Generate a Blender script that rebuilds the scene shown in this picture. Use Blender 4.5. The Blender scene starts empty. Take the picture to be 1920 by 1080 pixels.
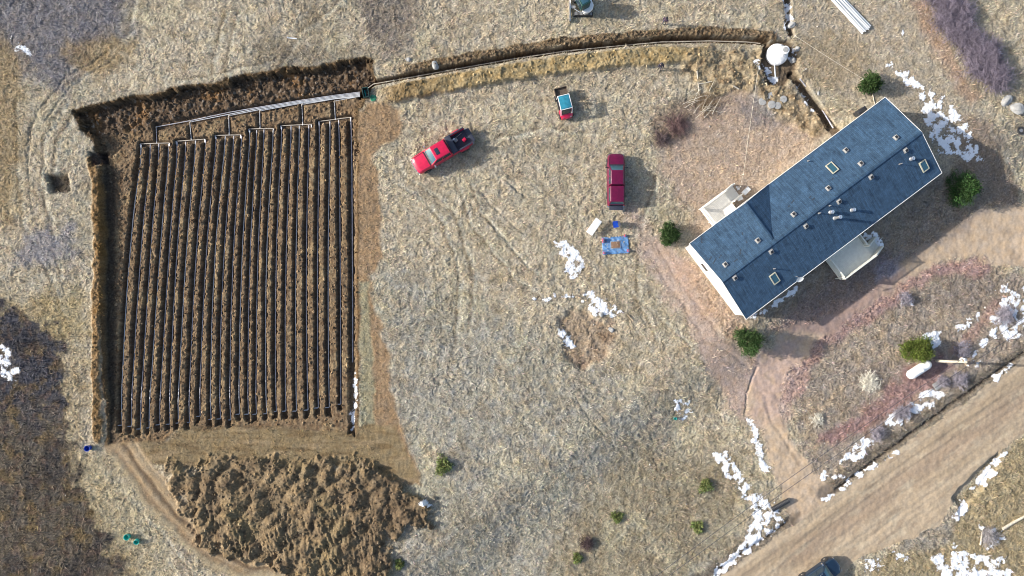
import bpy, bmesh, math, random
import numpy as np
from mathutils import Vector, Matrix
random.seed(7)
R = math.radians
# ---------------------------------------------------------------- camera, sky, sun
H = 73.1            # flying height of the drone above the yard (m)
S = 17.5            # photo pixels (1920 wide) per metre at ground level
sc = bpy.context.scene
col = sc.collection
cam_d = bpy.data.cameras.new('camera'); cam = bpy.data.objects.new('camera', cam_d); col.objects.link(cam)
cam_d.sensor_width = 36; cam_d.lens = 18 / (960 / S / H); cam_d.clip_end = 3000; cam_d.clip_start = 0.5
cam.location = (0, 0, H); cam.rotation_euler = (0, 0, 0); sc.camera = cam
SUN_EL = R(24); SUN_DIR = Vector((1, -0.09, 0)).normalized()     # way the light travels in plan
w = bpy.data.worlds.new('World'); sc.world = w; w.use_nodes = True
nt = w.node_tree; bg = nt.nodes['Background']
sky = nt.nodes.new('ShaderNodeTexSky'); sky.sky_type = 'NISHITA'; sky.sun_disc = False
sky.sun_elevation = SUN_EL
sky.sun_rotation = math.atan2(-SUN_DIR.x, -SUN_DIR.y)
sky.air_density = 1.0; sky.dust_density = 2.5; sky.ozone_density = 1.0
nt.links.new(sky.outputs[0], bg.inputs[0]); bg.inputs[1].default_value = 0.15
sd_ = bpy.data.lights.new('sun', 'SUN'); sd_.energy = 4.8; sd_.angle = R(0.6); sd_.color = (1.0, 0.955, 0.89)
so = bpy.data.objects.new('sun', sd_); col.objects.link(so)
ldir = Vector((SUN_DIR.x * math.cos(SUN_EL), SUN_DIR.y * math.cos(SUN_EL), -math.sin(SUN_EL)))
so.rotation_euler = ldir.to_track_quat('-Z', 'Y').to_euler(); so.location = (-60, 5, 60)
sc.view_settings.view_transform = 'Standard'; sc.view_settings.look = 'None'
sc.view_settings.gamma = 1; sc.view_settings.exposure = 0.6
sc.cycles.filter_width = 1.0; sc.cycles.max_bounces = 6; sc.cycles.diffuse_bounces = 3; sc.cycles.glossy_bounces = 3
KALB = 0.80         # albedo = photo colour x this

# ---------------------------------------------------------------- numpy noise
rng = np.random.default_rng(11)
_G = rng.uniform(0, 2 * np.pi, (64, 256, 256)).astype(np.float32)[:24]
def pnoise(x, y, wl, seed=0):
    g = _G[seed % 24]
    X = x / wl + 31.7 * (seed + 1); Y = y / wl + 17.3 * (seed + 1)
    xi = np.floor(X).astype(np.int64); yi = np.floor(Y).astype(np.int64)
    fx = (X - xi).astype(np.float32); fy = (Y - yi).astype(np.float32)
    def d(ix, iy, dx, dy):
        a = g[ix & 255, iy & 255]; return np.cos(a) * dx + np.sin(a) * dy
    u = fx * fx * fx * (fx * (fx * 6 - 15) + 10); v = fy * fy * fy * (fy * (fy * 6 - 15) + 10)
    n0 = d(xi, yi, fx, fy) * (1 - u) + d(xi + 1, yi, fx - 1, fy) * u
    n1 = d(xi, yi + 1, fx, fy - 1) * (1 - u) + d(xi + 1, yi + 1, fx - 1, fy - 1) * u
    return (n0 * (1 - v) + n1 * v) * 1.5
def fbm(x, y, wl, oct=3, seed=0, gain=.5):
    s = 0; a = 1; t = 0
    for o in range(oct):
        s = s + a * pnoise(x, y, wl / 2 ** o, seed + o); t += a; a *= gain
    return s / t * 1.3
def sstep(a, b, v):
    t = np.clip((v - a) / (b - a), 0, 1); return t * t * (3 - 2 * t)
def lin(c):
    c = np.array(c, float) / 255.; return np.where(c <= .04045, c / 12.92, ((c + .055) / 1.055) ** 2.4)
def alb(*c): return lin(c) * KALB

# ---------------------------------------------------------------- terrain grid (one heightfield)
STEP = 0.078
def axis(half):
    f = np.arange(-half, half + STEP / 2, STEP)
    o = []; p = half; d = .3
    while p < 420: p += d; d *= 1.35; o.append(p)
    o = np.array(o); return np.concatenate([-o[::-1], f, o])
xs = axis(58.5); ys = axis(34.5)
X, Y = np.meshgrid(xs, ys)      # shape (ny,nx)
X = X.astype(np.float32); Y = Y.astype(np.float32)
HA = R(36.8); HC = Vector((31.14, 8.17)); HL = 25.05; HW = 9.65; EZ = 3.15
cu, su = math.cos(HA), math.sin(HA)
def zlarge(x, y):
    s = (x - HC.x) * su - (y - HC.y) * cu - HW / 2     # metres beyond the SE eave
    z = -1.25 * sstep(-.3, 7, s)
    return z
ZL = zlarge(X, Y) + .12 * fbm(X, Y, 14, 2, 3) * 1.0
def apx(Z): return 960 + X * S * H / (H - Z), 540 - Y * S * H / (H - Z)
AX, AY = apx(ZL)
wn1 = fbm(X, Y, 2.2, 3, 5); wn2 = fbm(X, Y, 2.2, 3, 9)
def psd(poly, ax, ay):
    """signed distance to polygon in px, negative inside"""
    n = len(poly); best = np.full(ax.shape, 1e9, np.float32); inside = np.zeros(ax.shape, bool)
    for i in range(n):
        x0, y0 = poly[i]; x1, y1 = poly[(i + 1) % n]; dx, dy = x1 - x0, y1 - y0
        t = np.clip(((ax - x0) * dx + (ay - y0) * dy) / (dx * dx + dy * dy + 1e-9), 0, 1)
        d2 = (ax - x0 - t * dx) ** 2 + (ay - y0 - t * dy) ** 2
        best = np.minimum(best, d2)
        if y0 != y1:
            c = ((y0 > ay) != (y1 > ay)) & (ax < (x1 - x0) * (ay - y0) / (y1 - y0) + x0); inside ^= c
    d = np.sqrt(best); return np.where(inside, -d, d)
def lsd(line, ax, ay, along=False):
    best = np.full(ax.shape, 1e9, np.float32); al = np.zeros(ax.shape, np.float32); acc = 0
    for i in range(len(line) - 1):
        x0, y0 = line[i]; x1, y1 = line[i + 1]; dx, dy = x1 - x0, y1 - y0; L = math.hypot(dx, dy)
        t = np.clip(((ax - x0) * dx + (ay - y0) * dy) / (L * L), 0, 1)
        d2 = (ax - x0 - t * dx) ** 2 + (ay - y0 - t * dy) ** 2
        if along:
            sgn = np.sign((ax - x0) * dy - (ay - y0) * dx); m = d2 < best
            al = np.where(m, sgn, al)
        best = np.minimum(best, d2)
    d = np.sqrt(best)
    return (d, al) if along else d
def win(pts, pad):
    """index window of the grid that covers the px points (masks outside it are far away)"""
    px = [p[0] for p in pts]; py = [p[1] for p in pts]
    x0 = (min(px) - pad - 960) / S; x1 = (max(px) + pad - 960) / S
    y0 = (540 - max(py) - pad) / S; y1 = (540 - min(py) + pad) / S
    i0, i1 = np.searchsorted(xs, [x0 - 1.2, x1 + 1.2]); j0, j1 = np.searchsorted(ys, [y0 - 1.2, y1 + 1.2])
    return slice(j0, j1), slice(i0, i1)
def pm(poly, soft=5, warp=5, off=0, ax=None, ay=None):
    ax = AX if ax is None else ax; ay = AY if ay is None else ay
    m = np.zeros(ax.shape, np.float32); wdw = win(poly, soft + warp + abs(off) + 10)
    d = psd(poly, ax[wdw] + warp * wn1[wdw] * 2, ay[wdw] + warp * wn2[wdw] * 2) + off
    m[wdw] = 1 - sstep(-soft, soft, d); return m
def lm(line, width, soft=3, warp=3, ax=None, ay=None):
    ax = AX if ax is None else ax; ay = AY if ay is None else ay
    m = np.zeros(ax.shape, np.float32); wdw = win(line, width + soft + warp + 10)
    d = lsd(line, ax[wdw] + warp * wn1[wdw] * 2, ay[wdw] + warp * wn2[wdw] * 2) - width / 2
    m[wdw] = 1 - sstep(-soft, soft, d); return m
def line_side(line, w0, soft, warp, lo, hi):
    """band between signed offsets lo..hi px (positive = right of travel direction in photo)"""
    m = np.zeros(AX.shape, np.float32); wdw = win(line, max(abs(lo), abs(hi)) + 20)
    d, s = lsd(line, AX[wdw], AY[wdw], True); q = -s * d + warp * wn1[wdw]
    m[wdw] = sstep(lo - soft, lo + soft, q) * (1 - sstep(hi - soft, hi + soft, q)); return m

def ragged(m, wl, amp, seed, lo=.35, hi=.65): return sstep(lo, hi, m + amp * fbm(X, Y, wl, 4, seed, .65) * (m > .01) * (m < .995))
# ---- photo layout of the ground (px of the 1920 photo)
BED = [(188, 300), (182, 268), (150, 232), (140, 208), (200, 195), (262, 183), (300, 176), (345, 165), (400, 160), (470, 142), (530, 131), (600, 127), (640, 116), (692, 112), (700, 152), (690, 175), (668, 205), (668, 812), (520, 800), (330, 800), (300, 826), (205, 832), (196, 700), (190, 450)]
bedm = pm(BED, 2.2, 2.6); bedm = np.where(AY > 300, pm(BED, 2.5, 1.2), ragged(pm(BED, 9, 5), .9, .9, 20, .38, .62))
bed_depth = .58 - .42 * sstep(400, 660, AX) * sstep(230, 330, AY)
bed_depth = bed_depth * (1 - .7 * sstep(740, 815, AY))
bed_depth = bed_depth + .45 * (1 - sstep(0, 60, AY - (262 - (AX - 190) * .165)))    # the deep north cut
ZB = ZL - bedm * bed_depth
AXB, AYB = apx(ZB)
Z = ZB.copy()
# drain trenches
TX0 = [265, 282, 298, 316, 332, 348, 366, 385, 404, 421, 437, 452, 467, 480, 494, 511, 527, 545, 561, 579, 599, 619, 637, 659]
TXM = [238, 259, 277.5, 295, 312.5, 327.5, 345, 364, 383, 400, 417, 435, 452, 467.5, 482.5, 499, 517.5, 536, 555, 575, 596, 616, 639, 661]
TX1 = [227, 245, 262, 278, 298, 317, 333, 354, 374, 395, 413, 432, 449, 466, 481, 501, 519, 537, 557, 579, 598, 619, 640, 661]
TYT = [270, 269, 268, 268, 265, 264, 262, 261, 255, 254, 253, 253, 243, 242, 241, 241, 236, 235, 234, 233, 228, 226, 223, 221]
TYB = [797, 799, 804, 802, 796, 795, 793, 792, 780, 786, 785, 787, 776, 776, 776, 775, 771, 770, 770, 768, 764, 763, 757, 800]
def tx(i, y):
    t = (y - 275) / 525.
    a, b, c = TX0[i], TXM[i], TX1[i]
    return a * (2 * t - 1) * (t - 1) - 4 * b * t * (t - 1) + c * t * (2 * t - 1)
TD = .45
trench = np.zeros(X.shape, np.float32)
wdw = win([(215, 215), (670, 830)], 12)
axw = AXB[wdw]; ayw = AYB[wdw]; tn = pnoise(X[wdw], Y[wdw], .6, 4) * 2.2 + pnoise(X[wdw], Y[wdw], 2.5, 6) * 1.6 + pnoise(X[wdw], Y[wdw], .28, 7) * 1.3
tr = np.zeros(axw.shape, np.float32)
for i in range(24):
    xi = tx(i, ayw)
    yb = TYB[i] + 14
    wl_, wr_ = (7.6, 1.1) if i < 23 else (8, 3)
    d = np.maximum(np.maximum(xi - wl_ - axw, axw - xi - wr_) + tn * .8, np.maximum(TYT[i] - 2 - ayw, ayw - yb + tn * 2))
    tr = np.maximum(tr, 1 - sstep(-.9, .9, d))
trench[wdw] = tr
HEAD = [((264, 270), (318, 268)), ((331, 265), (385, 261)), ((404, 254), (452, 253)), ((467, 242), (513, 241)), ((527, 236), (584, 233)), ((598, 228), (658, 220))]
FEED = [((293, 238), (294, 269)), ((356, 229), (359, 263)), ((429, 217), (430, 254)), ((487, 208), (488, 242)), ((566, 196), (568, 235)), ((627, 190), (629, 225))]
for a, b in HEAD: trench = np.maximum(trench, lm([a, b], 10, 1.2, .8, AXB, AYB))
for a, b in FEED: trench = np.maximum(trench, .8 * lm([(a[0] - 2, a[1]), (b[0] - 2, b[1])], 9, 1.5, .8, AXB, AYB))
SUP = [(293, 240), (356, 229), (429, 216), (487, 206), (566, 193), (627, 184), (675, 178)]
trench = np.maximum(trench, .8 * lm([(p[0], p[1] - 3) for p in SUP], 15, 1.8, .8, AXB, AYB))
Z -= TD * trench
# long trench from the tank to the field
LT = [(672, 180), (700, 159), (760, 148), (870, 128), (960, 112), (1060, 97), (1130, 90), (1240, 80), (1330, 78), (1400, 80), (1438, 84)]
LTt = [(p[0], p[1] - 4.5) for p in LT]
lt = lm(LTt, 11, 1.3, .6); Z -= .75 * lt
t2 = [(1478, -30), (1476, 30), (1484, 62)]; t3 = [(1488, 140), (1512, 172), (1540, 212), (1566, 248)]
m2 = lm(t2, 12, 2, 1.5); m3 = lm(t3, 17, 2, 1.2); Z -= .6 * m2 + .8 * m3
hole = pm([(1432, 84), (1475, 74), (1498, 92), (1494, 128), (1470, 160), (1440, 158), (1428, 120)], 3, 2); Z -= .55 * hole
dam = (1 - lt) * (1 - hole)
# spoil banks beside it
golden = line_side([(700, 166), (760, 155), (870, 134), (960, 119), (1060, 104), (1130, 96), (1240, 88), (1330, 86)], 0, 4, 4, 2, 33) * sstep(690, 760, AX) * (1 - sstep(1290, 1360, AX))
gh = golden * (.55 + .25 * fbm(X, Y, 1.6, 3, 12))
Z += gh * dam
northb = line_side([(p[0], p[1] - 9) for p in LT[1:]], 0, 2.5, 5, -17, 0) * sstep(700, 800, AX)
Z += northb * dam * (.2 + .3 * np.abs(fbm(X, Y, .5, 3, 2)))
work = pm([(1290, 92), (1440, 92), (1435, 150), (1480, 165), (1560, 240), (1520, 262), (1470, 225), (1420, 170), (1330, 175), (1290, 150)], 9, 8)
Z += work * (.16 + .3 * fbm(X, Y, 1.3, 3, 14)) * (1 - m3) * dam
# spoil heap
HEAP = [(318, 868), (345, 880), (420, 862), (470, 868), (560, 866), (640, 868), (680, 868), (740, 900), (785, 925), (808, 962), (800, 985), (758, 988), (722, 1010), (728, 1062), (715, 1100), (560, 1110), (520, 1052), (440, 1046), (372, 1005), (335, 940)]
heapm = ragged(pm(HEAP, 20, 10), 1.2, .6, 14, .15, .75)
gm = np.random.default_rng(21); mound = np.zeros(X.shape, np.float32)
xm = X + .35 * wn1; ym = Y + .35 * wn2
for _ in range(230):
    px, py = gm.uniform(320, 810), gm.uniform(862, 1100)
    if px + (py - 862) * -.35 < 300: continue
    r0 = gm.uniform(.45, 1.6); cx_, cy_ = (px - 960) / S, (540 - py) / S; wd2 = win([(px, py)], r0 * S + 12)
    a = gm.uniform(.5, 1.2); ca, sa = math.cos(a), math.sin(a); dx = xm[wd2] - cx_; dy = ym[wd2] - cy_
    q2 = ((dx * ca - dy * sa) / (r0 * gm.uniform(.7, 1))) ** 2 + ((dx * sa + dy * ca) / (r0 * gm.uniform(1, 1.4))) ** 2
    mound[wd2] = np.maximum(mound[wd2], (.25 + .5 * r0) * gm.uniform(.6, 1.0) * np.clip(1 - np.sqrt(q2 + .02), 0, 1))
ribs = pm([(360, 960), (700, 970), (730, 1100), (520, 1060), (420, 1040)], 18, 6) * np.abs(pnoise(X + .25 * Y + .2 * wn1, Y / 4, .55, 9))
Z += heapm * (.3 + .85 * mound + .26 * ribs + .2 * fbm(X, Y, .7, 4, 15, .6) + .25 * fbm(X, Y, 3, 2, 5))
curve = [(232, 838), (270, 890), (330, 965), (400, 1030), (470, 1068), (560, 1062)]
flat = pm([(300, 826), (340, 800), (665, 800), (690, 790), (740, 800), (785, 900), (740, 900), (680, 870), (470, 870), (330, 875), (240, 850), (205, 835), (215, 815)], 6, 6)
strip = pm([(668, 215), (690, 190), (745, 200), (752, 250), (700, 290), (712, 400), (716, 480), (690, 520), (700, 560), (722, 640), (740, 760), (770, 850), (790, 905), (740, 905), (690, 800), (672, 640), (668, 500)], 5, 5)
strip2 = pm([(674, 530), (690, 530), (705, 800), (675, 812)], 4, 3)
trackm = lm([(p[0] - 3, p[1] + 3) for p in curve], 60, 7, 4)
# west bank: orange lip
lip = lm([(170, 300), (182, 350), (185, 480), (180, 650), (182, 760), (185, 820)], 17, 4, 3)
Z += lip * .25 * (1 + .8 * fbm(X, Y, .7, 3, 17))
# clods in the fresh soil
soilm = np.clip(bedm + strip * .25, 0, 1)
nclod = np.abs(fbm(X, Y, .55, 3, 1)) ; Z += soilm * (1 - .7 * trench) * (.20 * nclod - .05) * (1 - .6 * sstep(300, 600, AX) * sstep(280, 300, AY))
northcut = bedm * (1 - sstep(-12, 6, AY - (255 - (AX - 190) * .165)))
Z += northcut * (1 - trench) * (.55 * np.abs(fbm(X, Y, 1.5, 3, 3)) - .1)
# disturbed hole, small pits, rut lines
dist = pm([(1050, 600), (1080, 575), (1120, 590), (1150, 610), (1145, 660), (1090, 690), (1055, 660)], 8, 8); Z += dist * (-.22 + .12 * fbm(X, Y, .9, 3, 8))
pit = pm([(88, 330), (125, 328), (130, 358), (95, 362)], 4, 2); Z -= .5 * pit
blot = pm([(166, 285), (192, 283), (194, 306), (170, 312)], 4, 2); Z -= .45 * blot
RUT = [[(1072, 735), (1110, 790), (1152, 838)], [(1088, 730), (1126, 778), (1150, 806)], [(985, 370), (940, 330), (900, 345)], [(900, 360), (935, 400), (1000, 450)], [(885, 385), (940, 440), (990, 500)],
       [(60, 230), (52, 300), (55, 380), (62, 400)], [(200, 100), (120, 150), (70, 210), (50, 270)], [(216, 108), (130, 165), (85, 225)], [(1400, 790), (1398, 740), (1420, 690)], [(1480, 700), (1530, 675), (1545, 668)]]
for r_ in RUT: Z -= .09 * lm(r_, 4, 2, 2)
Z -= .07 * lm(curve, 9, 4, 2) + .07 * lm([(p[0] - 16, p[1] + 9) for p in curve], 9, 4, 2) + .05 * lm([(p[0] + 16, p[1] - 10) for p in curve], 6, 4, 2)
for r_ in [[(1405, 690), (1330, 640), (1270, 560), (1215, 470)], [(1425, 680), (1350, 628), (1290, 548), (1232, 462)], [(1500, 870), (1455, 800), (1430, 740)], [(1535, 860), (1485, 800), (1455, 740)]]: Z -= .05 * lm(r_, 7, 4, 3)
# ---- surfaces
ROAD = [(880, 1430), (1340, 1086), (1400, 1045), (1480, 988), (1540, 945), (1720, 815), (1920, 672), (2350, 380), (2500, 560), (1990, 770), (1920, 812), (1860, 862), (1800, 925), (1760, 985), (1690, 1015), (1600, 1052), (1560, 1110), (1200, 1430)]
roadm = pm(ROAD, 1.5, 3)
DRIVE = [(1572, 922), (1500, 990), (1482, 992), (1466, 950), (1446, 880), (1432, 830), (1410, 790), (1398, 740), (1404, 700), (1430, 670), (1480, 605), (1540, 598), (1600, 570), (1660, 520), (1740, 455), (1840, 395), (1920, 385), (2050, 380), (2050, 520), (1920, 500), (1860, 492), (1790, 480), (1740, 500), (1650, 560), (1580, 605), (1530, 645), (1478, 700), (1462, 740), (1468, 790), (1500, 850), (1530, 890)]
drivem = pm(DRIVE, 5, 7)
path2 = pm([(1410, 700), (1400, 790), (1370, 770), (1330, 700), (1290, 600), (1230, 520), (1200, 450), (1215, 440), (1290, 480), (1300, 540), (1350, 620), (1390, 660)], 14, 8)
yard = pm([(1310, 200), (1400, 160), (1500, 180), (1560, 250), (1450, 350), (1380, 440), (1300, 455), (1290, 400), (1240, 330), (1250, 270)], 22, 12)
nyard = pm([(1490, 0), (1740, 0), (1790, 120), (1860, 200), (1910, 400), (1830, 380), (1760, 310), (1660, 180), (1600, 190), (1520, 120)], 22, 12)
smooth = np.clip(roadm + drivem + .75 * path2 + .95 * trackm + .7 * flat + .6 * strip, 0, 1)
housepad = pm([(1290, 458), (1657, 186), (1766, 322), (1400, 598)], 6, 0, -16)
Z = np.where(housepad > 0, Z * (1 - .95 * housepad) , Z)
# matted grass relief
sx_ = fbm(X, Y, 1.1, 2, 1); sy_ = fbm(X, Y, 1.1, 2, 15); gr = fbm(X + .75 * sx_, Y + .75 * sy_, .32, 2, 10); gr2 = fbm(X + .5 * sy_, Y + .5 * sx_, .75, 2, 18)
rough = (1 - smooth) * (1 - .5 * bedm) * (1 - heapm)
Z += rough * (1 - .55 * yard) * (1 - .45 * nyard) * (.062 * gr + .05 * gr2) * (.75 + .5 * np.clip(fbm(X, Y, 6, 2, 13) + .5, 0, 1))
Z += .028 * smooth * fbm(X, Y, .6, 3, 20)
# ruts running with the road and drives
u_r = X * .81 + Y * .58; v_r = -X * .58 + Y * .81
Z += roadm * (.022 * pnoise(u_r / 14, v_r, .45, 21) + .05 * fbm(u_r / 5, v_r, 1.3, 3, 6)) + drivem * .05 * fbm(X, Y, 1.3, 3, 11)
Z += flat * .035 * pnoise(X / 7, Y, .4, 22) + strip * .02 * pnoise(X, Y / 6, .4, 22)
dch = lm([(1345, 1072), (1480, 978), (1500, 962)], 7, 4, 2) + lm([(1552, 930), (1720, 805), (1920, 662), (2100, 530)], 6, 3, 1)
Z -= .3 * dch * (1 - drivem)
Z -= .35 * pm([(1786, 935), (1800, 915), (1870, 850), (1880, 862), (1850, 905), (1800, 965)], 4, 2)

# ---- snow
SNOW = [(.15, [(1678, 134), (1702, 132), (1716, 150), (1745, 172), (1772, 180), (1800, 215), (1818, 250), (1832, 275), (1840, 302), (1815, 306), (1790, 290), (1760, 290), (1745, 262), (1728, 215), (1730, 190), (1705, 165)]),
 (0, [(1653, 122), (1672, 115), (1676, 122), (1660, 130)]), (.02, [(1038, 452), (1060, 453), (1088, 478), (1094, 490), (1088, 522), (1062, 522), (1058, 490), (1045, 470)]),
 (.1, [(1108, 548), (1130, 553), (1168, 586), (1150, 594), (1115, 592), (1096, 565)]), (-.1, [(1046, 616), (1054, 618), (1080, 650), (1072, 656), (1050, 635)]),
 (.25, [(1262, 748), (1292, 752), (1303, 780), (1275, 788), (1264, 770)]), (-.2, [(1400, 784), (1410, 790), (1432, 850), (1442, 886), (1434, 888), (1420, 850)]),
 (.05, [(1333, 850), (1362, 846), (1382, 880), (1400, 905), (1425, 930), (1452, 940), (1474, 985), (1440, 1008), (1400, 1040), (1345, 1084), (1318, 1090), (1390, 1022), (1415, 975), (1392, 925), (1362, 895)]),
 (-.1, [(1725, 628), (1766, 618), (1764, 645), (1745, 662), (1735, 650)]), (.15, [(1878, 562), (1925, 530), (1930, 620), (1890, 645), (1856, 612)]),
 (-.3, [(1826, 920), (1835, 903), (1874, 855), (1887, 851), (1865, 885), (1845, 910)]), (-.1, [(1780, 972), (1812, 938), (1820, 946), (1795, 980)]),
 (-.1, [(1740, 1043), (1765, 1038), (1792, 1082), (1765, 1084)]), (.12, [(1786, 1022), (1830, 1040), (1885, 1048), (1905, 1085), (1776, 1085)]),
 (.12, [(1572, 868), (1598, 838), (1618, 822), (1644, 823), (1620, 852), (1590, 872)]), (0, [(1533, 882), (1550, 880), (1551, 896), (1540, 899)]), (-.1, [(1553, 891), (1578, 886), (1583, 894), (1558, 899)]),
 (.15, [(1655, 790), (1678, 768), (1700, 762), (1735, 732), (1778, 734), (1770, 748), (1720, 778), (1690, 800)]), (.1, [(1788, 616), (1832, 585), (1838, 594), (1800, 626)]), (.12, [(1818, 675), (1842, 628), (1856, 634), (1832, 684)]),
 (.1, [(1402, 600), (1480, 545), (1492, 532), (1498, 542), (1470, 565), (1440, 586), (1415, 598)]), (.05, [(1612, 442), (1636, 433), (1657, 450), (1654, 466), (1636, 462)]), (.15, [(-20, 640), (18, 652), (38, 700), (28, 722), (-5, 700)]),
 (.1, [(1434, 118), (1446, 122), (1462, 146), (1452, 156), (1440, 142)]), (.2, [(1497, 158), (1510, 168), (1522, 196), (1538, 212), (1534, 218), (1514, 200)]), (.05, [(1488, 84), (1494, 88), (1492, 114), (1484, 112)]),
 (.05, [(788, 935), (800, 936), (808, 946), (800, 950)]), (.2, [(656, 700), (665, 700), (668, 805), (658, 808)]), (.3, [(1795, -5), (1812, 5), (1822, 50), (1846, 66), (1872, 88), (1884, 108), (1876, 108), (1840, 78), (1808, 50)]),
 (.25, [(1468, -5), (1488, 5), (1490, 50), (1474, 50)]), (.35, [(1545, 935), (1610, 886), (1690, 838), (1694, 842), (1620, 890), (1550, 941)]), (-.1, [(1858, 712), (1896, 680), (1904, 680), (1870, 712)]),
 (.3, [(1000, 560), (1110, 545), (1110, 552), (1020, 566)]), (.25, [(1690, 550), (1715, 548), (1710, 570), (1690, 575)]), (.3, [(1860, 545), (1890, 530), (1898, 545), (1880, 556)]), (.42, [(20, 70), (40, 80), (62, 102), (54, 106), (25, 90)]),
 (.3, [(1620, 1045), (1650, 1052), (1655, 1075), (1620, 1070)]), (.2, [(1675, 1035), (1695, 1035), (1700, 1050), (1680, 1050)]), (.3, [(1835, 985), (1860, 975), (1885, 1010), (1850, 1030)]), (.2, [(1850, 600), (1880, 590), (1870, 640), (1850, 620)]),
 (.15, [(1380, 352), (1395, 350), (1402, 360), (1390, 366)]), (.2, [(1410, 112), (1428, 112), (1430, 128), (1416, 126)]), 
 (.1, [(1690, 60), (1695, 66), (1690, 70)]), (.3, [(1340, 90), (1370, 92), (1360, 98)])]
sn = np.full(X.shape, -1, np.float32)
snn = fbm(X, Y, .9, 5, 16, .62)
for k, poly in SNOW:
    wdw = win(poly, 12)
    d = -psd(poly, AX[wdw] + 3 * wn1[wdw], AY[wdw] + 3 * wn2[wdw]) / 7. + 0.02
    v = np.minimum(d, .40) + (snn[wdw] * (1.45 + 2.2 * max(k, 0))) - k * .9 - .12
    sn[wdw] = np.maximum(sn[wdw], v)
snowm = sstep(-.02, .16, sn)
snowm *= (1 - lip)
Z += snowm * (.03 + .02 * fbm(X, Y, .5, 2, 19))

# ---------------------------------------------------------------- ground colour (materials, plus shade painted beside the house and in the west pit)
def C3(c): return np.array(c, np.float32)[None, None, :]
Cc = np.zeros(X.shape + (3,), np.float32) + C3(alb(182, 170, 148))
def lay(m, c, k=1.0):
    global Cc
    m = np.clip(m * k, 0, 1)[..., None]; Cc = Cc * (1 - m) + C3(alb(*c)) * m
big = fbm(X, Y, 9, 3, 2); med = fbm(X, Y, 2.8, 3, 6); big2 = fbm(X, Y, 5, 3, 11)
lay(pm([(690, 470), (1050, 640), (1200, 740), (1320, 900), (1400, 1000), (1250, 1200), (700, 1200), (760, 950), (720, 620)], 40, 14), (160, 156, 144), .85)
lay(pm([(1380, -100), (2100, -100), (2100, 500), (1640, 560), (1200, 600), (1180, 330)], 60, 20), (170, 160, 140), .7)
lay(pm([(1180, 830), (1400, 850), (1420, 960), (1250, 1120), (1000, 1120), (1060, 980)], 40, 14), (142, 130, 106), .8)
lay(sstep(.0, .6, big), (160, 152, 130), .4); lay(sstep(.1, .6, big2), (186, 178, 148), .4); lay(sstep(.1, .7, med), (150, 132, 108), .4); lay(sstep(.2, .7, -med), (162, 158, 138), .35)
mot = fbm(X + 1.2 * wn1, Y + 1.2 * wn2, 3.4, 4, 19); mot2 = fbm(X + .6 * wn2, Y + .6 * wn1, 1.5, 3, 13)
lay(sstep(.08, .5, mot), (150, 138, 114), .4); lay(sstep(.08, .5, -mot), (194, 183, 156), .35); lay(sstep(.12, .4, mot2), (138, 124, 102), .3)
for tl in ([(120, 190), (80, 260), (75, 340), (95, 420), (110, 520)], [(140, 200), (102, 270), (98, 330)], [(30, 180), (28, 300), (40, 420), (90, 520), (120, 600)], [(150, 880), (200, 930), (270, 1010), (330, 1080)], [(175, 870), (225, 925), (300, 1000), (360, 1080)], [(250, 0), (240, 60), (180, 120), (110, 170)], [(420, 20), (400, 100), (395, 165)], [(445, 20), (425, 100), (418, 160)], [(520, 130), (560, 60), (640, 0)], [(250, 120), (330, 150), (400, 140), (520, 110)],
        [(850, 330), (880, 420), (960, 520), (1040, 570)], [(870, 320), (905, 405), (985, 500), (1050, 545)], [(720, 330), (820, 400), (860, 520), (850, 640)], [(745, 320), (845, 390), (885, 510), (878, 620)], [(1240, 300), (1200, 420), (1190, 560), (1230, 640)], [(1150, 520), (1240, 600), (1330, 690)], [(930, 260), (1010, 240), (1120, 250)], [(1560, 60), (1700, 150), (1800, 210), (1870, 330)], [(1590, 50), (1725, 140), (1830, 205), (1900, 330)]):
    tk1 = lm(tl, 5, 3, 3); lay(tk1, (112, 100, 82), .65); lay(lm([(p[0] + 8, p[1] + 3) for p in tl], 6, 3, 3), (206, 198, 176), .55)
for tl in ([(985, 370), (1060, 440), (1120, 560), (1200, 700)], [(1010, 350), (1085, 430), (1150, 545), (1230, 690)], [(760, 1080), (860, 1000), (960, 940), (1080, 900)], [(790, 1090), (880, 1015), (980, 955)], [(700, 270), (780, 250), (900, 300)], [(1180, 200), (1120, 280), (1100, 400)], [(900, 60), (700, 120)], [(820, 60), (960, 20)]):
    lay(lm(tl, 7, 4, 3), (132, 122, 102), .4)
# brown and grey scrub ground on the left and top
lay(pm([(-60, -60), (240, -40), (245, 60), (180, 95), (120, 180), (70, 160), (20, 110), (-60, 60)], 25, 14), (116, 114, 120), .85)
lay(pm([(110, 90), (180, 60), (260, 90), (190, 150), (130, 130)], 18, 12), (150, 128, 92), .7)
lay(pm([(-60, 40), (40, 90), (50, 200), (30, 420), (-60, 420)], 22, 12), (142, 122, 88), .7)
lay(pm([(60, 430), (140, 430), (140, 490), (20, 500)], 14, 12), (140, 137, 142), .75)
lay(pm([(60, 560), (160, 540), (165, 640), (80, 620)], 20, 12), (160, 142, 96), .5)
dark = ragged(pm([(-80, 570), (50, 590), (110, 640), (122, 720), (125, 840), (165, 920), (205, 1000), (270, 1120), (-80, 1120)], 34, 12), 2.2, 1.1, 17, .2, .85)
lay(pm([(-80, 540), (70, 560), (140, 620), (150, 720), (150, 840), (200, 900), (250, 1010), (310, 1120), (-80, 1120)], 26, 16), (152, 134, 98), .65)
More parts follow.
